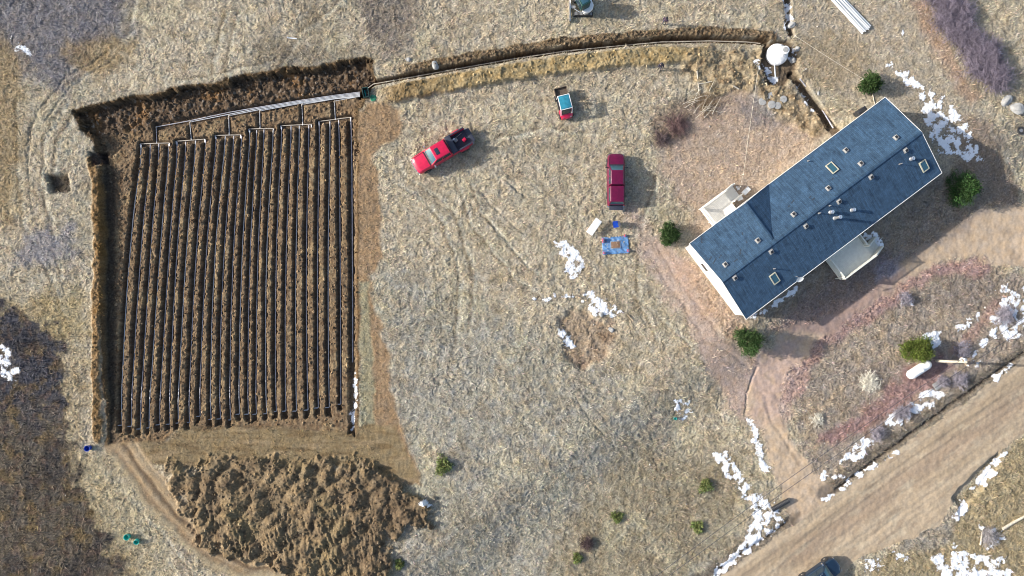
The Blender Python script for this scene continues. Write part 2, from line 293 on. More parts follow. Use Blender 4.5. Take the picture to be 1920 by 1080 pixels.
lay(dark, (94, 86, 76), .95); lay(dark * (1 - sstep(700, 850, AY + 60 * med)), (66, 68, 78), .8); lay(dark * sstep(.0, .4, fbm(X, Y, 2, 4, 8)), (116, 98, 68), .7); lay(dark * sstep(.1, .5, big2) , (60, 58, 60), .6); lay(dark * sstep(.1, .4, fbm(X, Y, 1.1, 3, 3)), (100, 82, 72), .5)
lay(pm([(150, 850), (215, 880), (300, 1000), (330, 1090), (270, 1090), (190, 980)], 12, 8), (172, 160, 132), .7)
lay(pm([(660, -20), (800, -20), (770, 80), (720, 110), (690, 70)], 22, 12), (112, 103, 98), .7)
lay(pm([(480, 60), (600, 90), (690, 90), (690, 115), (520, 132), (470, 120)], 16, 12), (120, 110, 96), .6)
lay(pm([(560, 0), (600, 0), (610, 90), (575, 80)], 14, 10), (128, 116, 96), .5)
lay(pm([(1220, 215), (1300, 180), (1370, 165), (1400, 190), (1330, 240), (1270, 290), (1225, 260)], 14, 10), (120, 104, 92), .85)
lay(yard, (172, 152, 134), .85); lay(pm([(1380, 190), (1490, 180), (1480, 235), (1400, 240)], 14, 8), (132, 124, 120), .8)
lay(pm([(1400, 165), (1480, 165), (1490, 210), (1430, 215)], 12, 6), (138, 133, 126), .8)
lay(nyard, (164, 152, 134), .7); lay(pm([(1470, 70), (1600, 60), (1640, 120), (1560, 170), (1500, 150)], 18, 10), (150, 134, 108), .6)
lay(pm([(1700, 0), (1740, 0), (1790, 120), (1840, 180), (1820, 200), (1760, 110)], 10, 6), (160, 130, 110), .6)
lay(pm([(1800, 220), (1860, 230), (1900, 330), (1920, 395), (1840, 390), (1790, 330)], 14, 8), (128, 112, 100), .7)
lay(path2, (178, 156, 142), .9); lay(lm([(1395, 700), (1330, 640), (1270, 560), (1215, 470), (1190, 400)], 34, 14, 8), (176, 158, 144), .7); lay(pm([(1290, 470), (1330, 520), (1400, 610), (1390, 650), (1330, 600), (1270, 500)], 16, 8), (176, 148, 128), .7)
# island by the propane tank
isl = pm([(1490, 740), (1560, 640), (1650, 570), (1760, 500), (1860, 500), (1930, 530), (1930, 640), (1700, 800), (1560, 910), (1510, 880)], 10, 8)
lay(isl, (150, 138, 126), .85); lay(isl * sstep(.0, .4, med), (166, 150, 128), .7); lay(isl * sstep(.05, .4, big2), (132, 120, 110), .6)
lay(pm([(1650, 745), (1690, 690), (1760, 660), (1790, 690), (1760, 720), (1700, 760), (1640, 800), (1560, 840), (1530, 830)], 10, 9), (152, 120, 116), .8)
lay(lm([(1480, 740), (1530, 650), (1640, 575), (1750, 505), (1850, 500)], 30, 9, 8), (166, 134, 128), .75)
lay(lm([(1790, 660), (1850, 600), (1880, 560)], 18, 6, 6), (160, 132, 122), .7)
lay(drivem, (188, 167, 143)); lay(pm([(1395, 660), (1500, 640), (1500, 720), (1475, 780), (1420, 800)], 18, 10), (180, 156, 146), .7); lay(drivem * sstep(.1, .5, fbm(X + .3 * wn1, Y, 1.6, 3, 21)), (168, 148, 126), .6)
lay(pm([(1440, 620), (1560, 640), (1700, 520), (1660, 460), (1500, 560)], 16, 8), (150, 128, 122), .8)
lay(pm([(1650, 300), (1800, 330), (1850, 400), (1760, 460), (1600, 560), (1450, 600), (1400, 600), (1600, 420)], 14, 8), (128, 117, 109), .7)  # cast shadow of the house, painted as darker ground on its southeast side
lay(pm([(1640, 490), (1690, 480), (1690, 510), (1640, 530)], 8, 5), (150, 145, 152), .7)
verge = lm([(1320, 1090), (1480, 978)], 34, 8, 6) + lm([(1545, 925), (1720, 800), (1930, 650)], 26, 6, 4)
lay(verge, (100, 92, 84), .8)
lay(pm([(1940, 800), (1860, 870), (1800, 940), (1780, 990), (1640, 1050), (1600, 1110), (1960, 1110)], 8, 6), (152, 138, 108), .85)
lay(pm([(1700, 1000), (1790, 960), (1790, 1010), (1740, 1040), (1690, 1030)], 10, 6), (148, 140, 128), .8)
lay(roadm, (180, 162, 138)); lay(roadm * sstep(-.1, .5, pnoise(u_r / 10, v_r, 1.6, 8)), (166, 148, 124), .8)
lay(roadm * lm([(1500, 1040), (1700, 900), (1920, 745), (2100, 620)], 34, 14, 4), (158, 138, 118), .7)
lay(roadm * sstep(.1, .6, fbm(u_r / 2.5, v_r, 1.2, 4, 12)), (192, 178, 154), .5); lay(roadm * sstep(.12, .5, fbm(u_r / 3, v_r, .8, 4, 4)), (152, 134, 114), .5)
lay(dch, (88, 78, 68), .7)
# excavated soils
lay(strip, (152, 128, 100)); lay(strip2, (150, 146, 120), .8)
lay(flat, (136, 119, 90)); lay(flat * sstep(.0, .4, pnoise(X / 6, Y, .5, 22)), (116, 98, 72), .8); lay(flat * sstep(.05, .5, pnoise(X / 5, Y, .8, 3)), (160, 140, 110), .5)
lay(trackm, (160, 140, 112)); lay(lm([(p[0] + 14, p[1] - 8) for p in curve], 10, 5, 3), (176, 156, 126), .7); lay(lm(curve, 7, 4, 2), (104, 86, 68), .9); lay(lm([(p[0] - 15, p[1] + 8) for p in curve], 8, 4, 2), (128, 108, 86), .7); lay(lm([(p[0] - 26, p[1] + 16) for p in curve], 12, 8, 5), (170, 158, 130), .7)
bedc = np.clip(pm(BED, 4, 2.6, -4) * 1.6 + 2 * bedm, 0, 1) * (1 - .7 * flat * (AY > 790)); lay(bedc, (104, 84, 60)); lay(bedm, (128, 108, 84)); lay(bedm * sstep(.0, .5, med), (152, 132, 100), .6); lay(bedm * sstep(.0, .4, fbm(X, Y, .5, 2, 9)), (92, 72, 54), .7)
lay(northcut, (82, 68, 55), .85); lay(northcut * sstep(.1, .5, med), (122, 92, 60), .7)
lay(northcut * sstep(.25, .6, fbm(X, Y, .35, 2, 4)), (150, 138, 124), .6)
lay(bedm * (1 - sstep(206, 218, AX)) * sstep(290, 320, AY), (64, 56, 48), .85)  # shade of the west bank painted as a dark strip along the pit
lay(trench, (92, 80, 68), .7); lay(lip, (128, 100, 64), .9); lay(lip * sstep(.1, .5, med), (104, 78, 42), .7)
lay(golden, (160, 142, 106)); lay(golden * sstep(-.05, .4, fbm(X, Y, .6, 2, 5)), (146, 122, 80), .6); lay(golden * (1 - sstep(700, 900, AX)), (112, 88, 58), .7)
lay(northb, (122, 103, 78), .9); lay(northb * sstep(.0, .4, fbm(X, Y, .4, 2, 14)), (84, 68, 52), .8); lay(lt, (74, 57, 40), .9)
lay(work, (154, 137, 108), .85); lay(work * sstep(.05, .45, fbm(X, Y, .8, 3, 12)), (124, 104, 80), .8); lay(np.clip(hole + m2 + m3, 0, 1), (92, 76, 60), .85)
lay(heapm, (132, 114, 88)); lay(heapm * sstep(-.05, .35, med), (112, 95, 74), .7); lay(heapm * sstep(.05, .5, big2), (136, 120, 88), .6); lay(heapm * sstep(560, 760, AX), (104, 88, 70), .6); lay(heapm * sstep(.1, .5, fbm(X, Y, .9, 3, 15)), (78, 66, 54), .65)
lay(dist, (154, 134, 112), .8); lay(dist * sstep(.0, .5, med), (128, 108, 90), .7); lay(pit, (70, 60, 50), .9); lay(blot, (56, 46, 44), .9)
lay(sstep(-.5, -.1, sn) * (1 - smooth), (120, 108, 92), .5)
grain = 1 + .32 * fbm(X, Y, .2, 2, 17) * (1 - .6 * smooth) + .26 * gr * rough + .10 * med + .16 * fbm(X, Y, 1.0, 3, 4) * (1 - .5 * smooth)
Cc *= np.clip(grain, .45, 1.6)[..., None]
hue = fbm(X, Y, .9, 2, 20)[..., None] * (.07 * (1 - roadm * .6))[..., None]
Cc *= 1 + hue * np.array([1, .2, -1.2], np.float32)
Cc = Cc * (1 - snowm[..., None]) + (C3((.74, .76, .79)) * (1 + .12 * fbm(X, Y, .6, 3, 7))[..., None]) * snowm[..., None]
# beyond the finely meshed lot the land stays plain
keep = (sstep(0, 1.2, 58.4 - np.abs(X)) * sstep(0, 1.2, 34.4 - np.abs(Y)))
Z = Z * keep + (ZL - .03) * (1 - keep)
far = C3(alb(168, 156, 130)) * (1 + .25 * fbm(X, Y, 60, 2, 5))[..., None]
kc = np.maximum(keep, np.clip(roadm, 0, 1))[..., None]; Cc = Cc * kc + far * (1 - kc)
Cc = np.clip(Cc, .01, .9)

def zs(x, y):
    """height of the finished ground at world x, y"""
    i = min(max(np.searchsorted(xs, x) - 1, 0), len(xs) - 2); j = min(max(np.searchsorted(ys, y) - 1, 0), len(ys) - 2)
    fx = (x - xs[i]) / (xs[i + 1] - xs[i]); fy = (y - ys[j]) / (ys[j + 1] - ys[j])
    return float((Z[j, i] * (1 - fx) + Z[j, i + 1] * fx) * (1 - fy) + (Z[j + 1, i] * (1 - fx) + Z[j + 1, i + 1] * fx) * fy)
def P(px, py, z=0.0):
    k = (H - z) / H / S; return Vector(((px - 960) * k, (540 - py) * k, z))
def G(px, py, dz=0.0, hint=0.0):
    z = hint
    for _ in range(4):
        p = P(px, py, z + dz); z = zs(p.x, p.y)
    p = P(px, py, z + dz); p.z = z + dz; return p

# ---------------------------------------------------------------- materials
def newmat(name):
    m = bpy.data.materials.new(name); m.use_nodes = True; n = m.node_tree; b = n.nodes['Principled BSDF']; return m, n, b
def mat(name, c, rough=.6, metal=0, var=.12, scale=6, bump=0, coat=0, spec=.5):
    m, n, b = newmat(name)
    b.inputs['Roughness'].default_value = rough; b.inputs['Metallic'].default_value = metal
    b.inputs['Coat Weight'].default_value = coat; b.inputs['Specular IOR Level'].default_value = spec
    tc = n.nodes.new('ShaderNodeTexCoord'); no = n.nodes.new('ShaderNodeTexNoise'); no.inputs['Scale'].default_value = scale; no.inputs['Detail'].default_value = 5
    n.links.new(tc.outputs['Object'], no.inputs['Vector'])
    mr = n.nodes.new('ShaderNodeMapRange'); mr.inputs[1].default_value = .3; mr.inputs[2].default_value = .7; mr.inputs[3].default_value = 1 - var; mr.inputs[4].default_value = 1 + var
    n.links.new(no.outputs[0], mr.inputs[0])
    mx = n.nodes.new('ShaderNodeVectorMath'); mx.operation = 'SCALE'; mx.inputs[0].default_value = c[:3]; n.links.new(mr.outputs[0], mx.inputs['Scale'])
    n.links.new(mx.outputs[0], b.inputs['Base Color'])
    if bump:
        bp = n.nodes.new('ShaderNodeBump'); bp.inputs['Strength'].default_value = bump; bp.inputs['Distance'].default_value = .02
        n.links.new(no.outputs[0], bp.inputs['Height']); n.links.new(bp.outputs[0], b.inputs['Normal'])
    return m
def attrmat(name, rough=.95, bs=18, bdist=.05, bstr=.7, detail=.35):
    m, n, b = newmat(name); b.inputs['Roughness'].default_value = rough; b.inputs['Specular IOR Level'].default_value = .15
    at = n.nodes.new('ShaderNodeAttribute'); at.attribute_name = 'Col'
    tc = n.nodes.new('ShaderNodeTexCoord'); no = n.nodes.new('ShaderNodeTexNoise'); no.inputs['Scale'].default_value = bs; no.inputs['Detail'].default_value = 6; no.inputs['Roughness'].default_value = .7; no.inputs['Distortion'].default_value = .6
    n.links.new(tc.outputs['Object'], no.inputs['Vector'])
    mr = n.nodes.new('ShaderNodeMapRange'); mr.inputs[1].default_value = .3; mr.inputs[2].default_value = .7; mr.inputs[3].default_value = 1 - detail; mr.inputs[4].default_value = 1 + detail
    n.links.new(no.outputs[0], mr.inputs[0])
    mx = n.nodes.new('ShaderNodeVectorMath'); mx.operation = 'SCALE'; n.links.new(at.outputs['Color'], mx.inputs[0]); n.links.new(mr.outputs[0], mx.inputs['Scale'])
    n.links.new(mx.outputs[0], b.inputs['Base Color'])
    if bstr:
        bp = n.nodes.new('ShaderNodeBump'); bp.inputs['Strength'].default_value = bstr; bp.inputs['Distance'].default_value = bdist
        n.links.new(no.outputs[0], bp.inputs['Height']); n.links.new(bp.outputs[0], b.inputs['Normal'])
    return m
M = {}
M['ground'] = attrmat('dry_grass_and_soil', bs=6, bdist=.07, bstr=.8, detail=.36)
M['soil'] = attrmat('turned_soil', bs=5, bdist=.08, bstr=.9, detail=.35)
M['road'] = attrmat('packed_dirt', bs=4, bdist=.02, bstr=.35, detail=.10)
M['snow'] = attrmat('old_snow', rough=.6, bs=4, bdist=.03, bstr=.4, detail=.04)
M['blade'] = attrmat('dry_blades', bstr=0, detail=.1, bs=3)
M['white'] = mat('white_paint', (.78, .78, .76), .45, var=.05, scale=2)
M['cream'] = mat('cream_deck_paint', (.72, .70, .64), .55, var=.06, scale=3)
M['graydeck'] = mat('weathered_deck_paint', (.66, .66, .58), .6, var=.07, scale=3)
M['siding'] = mat('pale_siding', (.70, .69, .65), .6, var=.05, scale=2)
M['pvc'] = mat('white_plastic_pipe', (.56, .58, .60), .35, var=.06, scale=3)
M['pvcd'] = mat('dusty_plastic_pipe', (.42, .42, .46), .6, var=.35, scale=2)
M['pvct'] = mat('soiled_plastic_pipe', (.46, .41, .34), .7, var=.35, scale=1.5)
M['glass'] = mat('window_glass', (.05, .13, .17), .08, metal=.35, var=.05, spec=.9)
M['darkglass'] = mat('dark_glass', (.02, .035, .05), .06, var=.05, spec=.8)
M['black'] = mat('black_plastic', (.02, .021, .025), .5, var=.2)
M['rubber'] = mat('tyre_rubber', (.025, .025, .027), .85, var=.2)
M['chrome'] = mat('bright_metal', (.75, .75, .76), .22, metal=.9, var=.05)
M['steel'] = mat('dull_steel', (.38, .38, .38), .45, metal=.6, var=.15)
M['red'] = mat('bright_red_paint', (.5, .006, .05), .34, coat=.5, var=.14, scale=3)
M['maroon'] = mat('maroon_paint', (.105, .001, .03), .32, coat=.5, var=.18, scale=3)
M['navy'] = mat('navy_car_paint', (.008, .022, .045), .2, coat=.8, var=.05)
M['liner'] = mat('navy_bed_liner', (.025, .03, .05), .6, var=.3, scale=8)
M['wood'] = mat('weathered_wood', (.34, .27, .19), .85, var=.3, scale=5, bump=.4)
M['palewood'] = mat('bleached_wood', (.50, .45, .36), .85, var=.25, scale=5, bump=.4)
M['concrete'] = mat('pale_concrete', (.30, .30, .29), .85, var=.15, scale=5, bump=.3)
M['green'] = mat('green_plastic_lid', (.01, .20, .10), .5)
M['dkgreen'] = mat('dark_green_plastic', (.01, .05, .045), .5)
M['teal'] = mat('turquoise_plastic', (.02, .45, .38), .45)
M['blue'] = mat('blue_plastic', (.01, .06, .42), .4)
M['tarp'] = mat('blue_tarp', (.10, .22, .42), .5, var=.22, scale=5, bump=.6)
M['yellowtrim'] = mat('skylight_frame', (.36, .36, .28), .5)
M['skin'] = mat('skin', (.45, .28, .2), .6, var=.06); M['hair'] = mat('dark_hair', (.03, .022, .018), .8, var=.3, scale=30)
M['jacket'] = mat('dark_jacket', (.035, .03, .05), .85, var=.2, scale=12); M['pants'] = mat('work_trousers', (.03, .04, .07), .9, var=.2, scale=12)
M['boots'] = mat('boots', (.05, .035, .025), .8)
M['plum'] = mat('plum_jacket', (.05, .03, .06), .85, var=.2, scale=12)
def shingle():
    m, n, b = newmat('blue_grey_shingles'); b.inputs['Roughness'].default_value = .8; b.inputs['Specular IOR Level'].default_value = .3
    tc = n.nodes.new('ShaderNodeTexCoord')
    br = n.nodes.new('ShaderNodeTexBrick'); br.inputs['Scale'].default_value = 1; br.inputs['Brick Width'].default_value = .32; br.inputs['Row Height'].default_value = .145; br.inputs['Mortar Size'].default_value = .008
    br.inputs['Color1'].default_value = (*lin((74, 104, 132)) * .66, 1); br.inputs['Color2'].default_value = (*lin((60, 89, 117)) * .66, 1); br.inputs['Mortar'].default_value = (*lin((50, 68, 86)) * .6, 1)
    n.links.new(tc.outputs['Object'], br.inputs['Vector'])
    mp = n.nodes.new('ShaderNodeMapping'); mp.inputs['Scale'].default_value = (5, .6, 1); n.links.new(tc.outputs['Object'], mp.inputs[0])
    no = n.nodes.new('ShaderNodeTexNoise'); no.inputs['Scale'].default_value = 1.2; no.inputs['Detail'].default_value = 6; n.links.new(mp.outputs[0], no.inputs['Vector'])
    n2 = n.nodes.new('ShaderNodeTexNoise'); n2.inputs['Scale'].default_value = 1.5; n2.inputs['Detail'].default_value = 8; n2.inputs['Roughness'].default_value = .75; n.links.new(tc.outputs['Object'], n2.inputs['Vector'])
    ad = n.nodes.new('ShaderNodeMath'); ad.operation = 'ADD'; n.links.new(no.outputs[0], ad.inputs[0]); n.links.new(n2.outputs[0], ad.inputs[1])
    mr = n.nodes.new('ShaderNodeMapRange'); mr.inputs[1].default_value = .7; mr.inputs[2].default_value = 1.3; mr.inputs[3].default_value = .55; mr.inputs[4].default_value = 1.4; n.links.new(ad.outputs[0], mr.inputs[0])
    mx = n.nodes.new('ShaderNodeVectorMath'); mx.operation = 'SCALE'; n.links.new(br.outputs['Color'], mx.inputs[0]); n.links.new(mr.outputs[0], mx.inputs['Scale'])
    n.links.new(mx.outputs[0], b.inputs['Base Color'])
    bp = n.nodes.new('ShaderNodeBump'); bp.inputs['Strength'].default_value = .5; bp.inputs['Distance'].default_value = .01; n.links.new(n2.outputs[0], bp.inputs['Height']); n.links.new(bp.outputs[0], b.inputs['Normal'])
    return m
M['shingle'] = shingle(); M['bareshingle'] = mat('dark_shingle_scar', (.025, .04, .06), .9, var=.3, scale=8)
def foliage(name, c):
    m, n, b = newmat(name); b.inputs['Roughness'].default_value = .8; b.inputs['Specular IOR Level'].default_value = .2
    at = n.nodes.new('ShaderNodeAttribute'); at.attribute_name = 'Col'; n.links.new(at.outputs['Color'], b.inputs['Base Color']); return m
M['leaf'] = foliage('leaf_clumps', None)

# ---------------------------------------------------------------- object helpers
def tag(o, label=None, cat=None, group=None, kind=None):
    if label: o['label'] = label
    if cat: o['category'] = cat
    if group: o['group'] = group
    if kind: o['kind'] = kind
    return o
def empty(name, loc=(0, 0, 0), rz=0, label=None, cat=None, group=None):
    o = bpy.data.objects.new(name, None); col.objects.link(o); o.location = loc; o.rotation_euler = (0, 0, rz); return tag(o, label, cat, group)
def npmesh(name, V, F, material, colr=None, smooth=False, parent=None):
    """V (n,3) array; F (m,k) int array with constant k"""
    me = bpy.data.meshes.new(name); V = np.asarray(V, np.float32); F = np.asarray(F, np.int32); k = F.shape[1]
    me.vertices.add(len(V)); me.vertices.foreach_set('co', V.ravel())
    me.loops.add(F.size); me.loops.foreach_set('vertex_index', F.ravel())
    me.polygons.add(len(F)); me.polygons.foreach_set('loop_start', np.arange(0, F.size, k, dtype=np.int32))
    try: me.polygons.foreach_set('loop_total', np.full(len(F), k, np.int32))
    except Exception: pass
    me.polygons.foreach_set('use_smooth', np.full(len(F), smooth)); me.update(calc_edges=True)
    if colr is not None:
        a = me.color_attributes.new('Col', 'FLOAT_COLOR', 'POINT'); c4 = np.ones((len(V), 4), np.float32); c4[:, :3] = colr; a.data.foreach_set('color', c4.ravel())
    me.materials.append(material); o = bpy.data.objects.new(name, me); col.objects.link(o)
    if parent: o.parent = parent
    return o
class MB:
    def __init__(s): s.v = []; s.f = []
    def add(s, vs, fs):
        n = len(s.v); s.v += [tuple(v) for v in vs]; s.f += [tuple(i + n for i in f) for f in fs]; return s
    def box(s, c, d, rz=0, tilt=None, top=1.0):
        x, y, z = d[0] / 2, d[1] / 2, d[2] / 2; m = Matrix.Rotation(rz, 3, 'Z')
        if tilt is not None: m = m @ tilt
        vs = []
        for sz in (-1, 1):
            k = top if sz > 0 else 1
            for sx, sy in ((-1, -1), (1, -1), (1, 1), (-1, 1)): vs.append(Vector(c) + m @ Vector((sx * x * k, sy * y * k, sz * z)))
        return s.add(vs, [(3, 2, 1, 0), (4, 5, 6, 7), (0, 1, 5, 4), (1, 2, 6, 5), (2, 3, 7, 6), (3, 0, 4, 7)])
    def bar(s, a, b, wdt, t):
        a = Vector(a); b = Vector(b); d = b - a; q = d.to_track_quat('X', 'Z').to_matrix()
        L = d.length / 2; vs = []
        for sz in (-1, 1):
            for sx, sy in ((-1, -1), (1, -1), (1, 1), (-1, 1)): vs.append((a + b) / 2 + q @ Vector((sx * L, sy * wdt / 2, sz * t / 2)))
        return s.add(vs, [(3, 2, 1, 0), (4, 5, 6, 7), (0, 1, 5, 4), (1, 2, 6, 5), (2, 3, 7, 6), (3, 0, 4, 7)])
    def tube(s, pts, r, seg=8, r1=None, caps=True):
        pts = [Vector(p) for p in pts]; n = len(pts); vs = []; fs = []
        for i, p in enumerate(pts):
            if i == 0: d = pts[1] - p
            elif i == n - 1: d = p - pts[i - 1]
            else: d = (pts[i + 1] - p).normalized() + (p - pts[i - 1]).normalized()
            if d.length < 1e-6: d = Vector((0, 0, 1))
            q = d.to_track_quat('Z', 'X').to_matrix(); rr = r if r1 is None else r + (r1 - r) * i / (n - 1)
            if hasattr(r, '__len__'): rr = r[i]
            for k in range(seg):
                a = 2 * math.pi * k / seg; vs.append(p + q @ Vector((math.cos(a) * rr, math.sin(a) * rr, 0)))
        for i in range(n - 1):
            for k in range(seg): fs.append((i * seg + k, i * seg + (k + 1) % seg, (i + 1) * seg + (k + 1) % seg, (i + 1) * seg + k))
        if caps: fs.append(tuple(range(seg))[::-1]); fs.append(tuple((n - 1) * seg + k for k in range(seg)))
        return s.add(vs, fs)
    def lathe(s, c, prof, seg=24, ax=None):
        c = Vector(c); vs = []; fs = []; q = ax if ax is not None else Matrix.Identity(3)
        for r, z in prof:
            for k in range(seg):
                a = 2 * math.pi * k / seg; vs.append(c + q @ Vector((math.cos(a) * r, math.sin(a) * r, z)))
        for i in range(len(prof) - 1):
            for k in range(seg): fs.append((i * seg + k, i * seg + (k + 1) % seg, (i + 1) * seg + (k + 1) % seg, (i + 1) * seg + k))
        fs.append(tuple(range(seg))[::-1]); fs.append(tuple((len(prof) - 1) * seg + k for k in range(seg)))
        return s.add(vs, fs)
    def prism(s, poly, z0, z1):
        n = len(poly); vs = [(x, y, z0) for x, y in poly] + [(x, y, z1) for x, y in poly]
        return s.add(vs, [tuple(range(n))[::-1], tuple(range(n, 2 * n))] + [(i, (i + 1) % n, n + (i + 1) % n, n + i) for i in range(n)])
    def loft(s, secs):
        k = len(secs[0]); vs = [p for q in secs for p in q]; fs = []
        for i in range(len(secs) - 1):
            for j in range(k): fs.append((i * k + j, i * k + (j + 1) % k, (i + 1) * k + (j + 1) % k, (i + 1) * k + j))
        fs.append(tuple(range(k))[::-1]); fs.append(tuple((len(secs) - 1) * k + j for j in range(k))); return s.add(vs, fs)
    def build(s, name, m, parent=None, smooth=False, bevel=0, seg=2, fix=True):
        me = bpy.data.meshes.new(name); me.from_pydata(s.v, [], s.f)
        if bevel or fix:
            bm = bmesh.new(); bm.from_mesh(me)
            if bevel:
                ed = [e for e in bm.edges if len(e.link_faces) == 2 and e.calc_face_angle(0) > .5]
                bmesh.ops.bevel(bm, geom=ed, offset=bevel, segments=seg, affect='EDGES', profile=.6, clamp_overlap=True)
            bmesh.ops.recalc_face_normals(bm, faces=bm.faces); bm.to_mesh(me); bm.free()
        if smooth or bevel:
            me.polygons.foreach_set('use_smooth', [True] * len(me.polygons))
            try: me.set_sharp_from_angle(angle=R(38))
            except Exception: pass
        me.materials.append(m); o = bpy.data.objects.new(name, me); col.objects.link(o)
        if parent: o.parent = parent
        return o
def copy_tree(o, parent=None):
    c = o.copy(); col.objects.link(c)
    if parent: c.parent = parent
    for ch in list(o.children): copy_tree(ch, c)
    return c
def slope_at(p):
    e = .8; return ((zs(p.x + e, p.y) - zs(p.x - e, p.y)) / (2 * e), (zs(p.x, p.y + e) - zs(p.x, p.y - e)) / (2 * e))

# ---------------------------------------------------------------- the ground cut into its surfaces
ny, nx = X.shape
idx = np.arange(ny * nx).reshape(ny, nx)
Q = np.stack([idx[:-1, :-1], idx[:-1, 1:], idx[1:, 1:], idx[1:, :-1]], -1).reshape(-1, 4)
def fm(m): return ((m[:-1, :-1] + m[:-1, 1:] + m[1:, 1:] + m[1:, :-1]) / 4).reshape(-1)
cls = np.zeros(len(Q), np.int8)
cls[fm(bedm + 0 * strip) > .5] = 5
cls[fm(golden) > .5] = 4
cls[fm(heapm) > .5] = 3
cls[fm(drivem) > .5] = 2
cls[fm(roadm) > .5] = 1
cls[fm(snowm) > .35] = 6
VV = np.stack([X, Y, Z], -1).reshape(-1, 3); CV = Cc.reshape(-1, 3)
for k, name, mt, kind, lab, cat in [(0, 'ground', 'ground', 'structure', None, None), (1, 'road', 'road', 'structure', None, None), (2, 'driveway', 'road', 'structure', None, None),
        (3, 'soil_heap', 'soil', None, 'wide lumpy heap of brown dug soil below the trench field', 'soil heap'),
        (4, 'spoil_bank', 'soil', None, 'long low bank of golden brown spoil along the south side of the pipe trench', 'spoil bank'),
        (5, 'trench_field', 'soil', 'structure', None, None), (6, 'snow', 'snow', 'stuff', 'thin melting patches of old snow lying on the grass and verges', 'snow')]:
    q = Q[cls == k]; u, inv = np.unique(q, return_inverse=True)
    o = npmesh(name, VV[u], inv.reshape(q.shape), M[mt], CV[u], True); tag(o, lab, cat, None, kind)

# ---------------------------------------------------------------- grass blades, scrub twigs, stones (uncountable)
def sample(n, weight, xr=(-57, 57), yr=(-33, 33), seed=1):
    g = np.random.default_rng(seed); x = g.uniform(*xr, n); y = g.uniform(*yr, n)
    i = np.clip(np.searchsorted(xs, x) - 1, 0, nx - 2); j = np.clip(np.searchsorted(ys, y) - 1, 0, ny - 2)
    keep = g.uniform(0, 1, n) < weight[j, i]; x, y, i, j = x[keep], y[keep], i[keep], j[keep]
    return x, y, Z[j, i], Cc[j, i], g
grassw = (1 - smooth) * (1 - bedm) * (1 - heapm) * (1 - golden) * (1 - .6 * snowm) * (1 - .7 * work) * (1 - .6 * yard) * (1 - .6 * nyard) * (1 - housepad) * (1 - lt) * (1 - hole) * (1 - dist * .6) * (1 - .5 * lip)
grassw *= np.clip(.75 + .6 * med, .2, 1)
def blades(name, n, wgt, L, wd, up, seed, cmul, label, cat, swirl=1.0, clump=0):
    x, y, z, c, g = sample(n, wgt, seed=seed); k = len(x)
    a = swirl * 2.6 * np.pi * fbm(x, y, 2.2, 2, 8) + g.normal(0, .7, k)
    if clump:
        cx = np.round(x / clump) * clump + .3 * np.sin(y * 3); cy = np.round(y / clump) * clump + .3 * np.cos(x * 3); a = np.arctan2(y - cy, x - cx) + g.normal(0, .5, k)
    l = g.uniform(*L, k); e = g.uniform(*up, k); ww = g.uniform(*wd, k)
    dx, dy, dz = np.cos(a) * np.cos(e) * l, np.sin(a) * np.cos(e) * l, np.sin(e) * l
    b = np.stack([x, y, z - .01], -1); sx = np.stack([-np.sin(a) * ww, np.cos(a) * ww, 0 * a], -1)
    mid = b + .55 * np.stack([dx, dy, dz * 1.25], -1); tip = b + np.stack([dx, dy, dz], -1)
    V = np.stack([b - sx, b + sx, mid + sx * .7, mid - sx * .7, tip], 1).reshape(-1, 3)
    o0 = np.arange(k)[:, None] * 5
    F = np.concatenate([np.concatenate([o0, o0 + 1, o0 + 2], 1), np.concatenate([o0, o0 + 2, o0 + 3], 1), np.concatenate([o0 + 3, o0 + 2, o0 + 4], 1)])
    cc = c * (g.uniform(*cmul, k))[:, None] * g.normal(1, .05, (k, 3)); cc = np.clip(np.repeat(cc, 5, 0), .01, .85)
    o = npmesh(name, V, F, M['blade'], cc); tag(o, label, cat, None, 'stuff'); return o
blades('dry_grass', 480000, grassw * (1 - .8 * dark), (.15, .42), (.012, .032), (.15, .9), 3, (.75, 1.6), 'matted pale dry grass covering the open lot around the vehicles', 'grass')
blades('scrub', 150000, dark * (1 - snowm), (.3, .8), (.012, .028), (.3, 1.2), 5, (.6, 2.6), 'dark leafless scrub covering the lower left of the lot', 'scrub', clump=1.1)
gs = pm([(-60, -60), (240, -40), (245, 60), (180, 95), (120, 180), (70, 160), (20, 110), (-60, 60)], 20, 12) + pm([(60, 430), (140, 430), (140, 490), (20, 500)], 14, 12) + .8 * pm([(660, -20), (800, -20), (770, 80), (720, 110), (690, 70)], 22, 12)
blades('grey_weeds', 90000, gs, (.2, .55), (.010, .022), (.3, 1.2), 6, (.7, 2.3), 'grey leafless weeds in patches over the dry grass at the upper left', 'weeds', clump=.9)
def stones(name, n, wgt, size, seed, cf, label, cat, mtl='blade'):
    x, y, z, c, g = sample(n, wgt, seed=seed); k = len(x); ico = bmesh.new(); bmesh.ops.create_icosphere(ico, subdivisions=1, radius=1)
    bv = np.array([v.co[:] for v in ico.verts]); bf = np.array([[v.index for v in f.verts] for f in ico.faces]); ico.free()
    s = size[0] + (size[1] - size[0]) * g.uniform(0, 1, k) ** 3; sc3 = g.uniform(.6, 1.2, (k, 1, 3)) * s[:, None, None]
    V = (bv[None] * (1 + g.uniform(-.25, .25, (k, len(bv), 1)))) * sc3 + np.stack([x, y, z + s * .2], -1)[:, None]
    F = (bf[None] + np.arange(k)[:, None, None] * len(bv)).reshape(-1, 3)
    cc = np.repeat(cf(c, g, k), len(bv), 0); o = npmesh(name, V.reshape(-1, 3), F, M[mtl], np.clip(cc, .01, .8)); tag(o, label, cat, None, 'stuff')
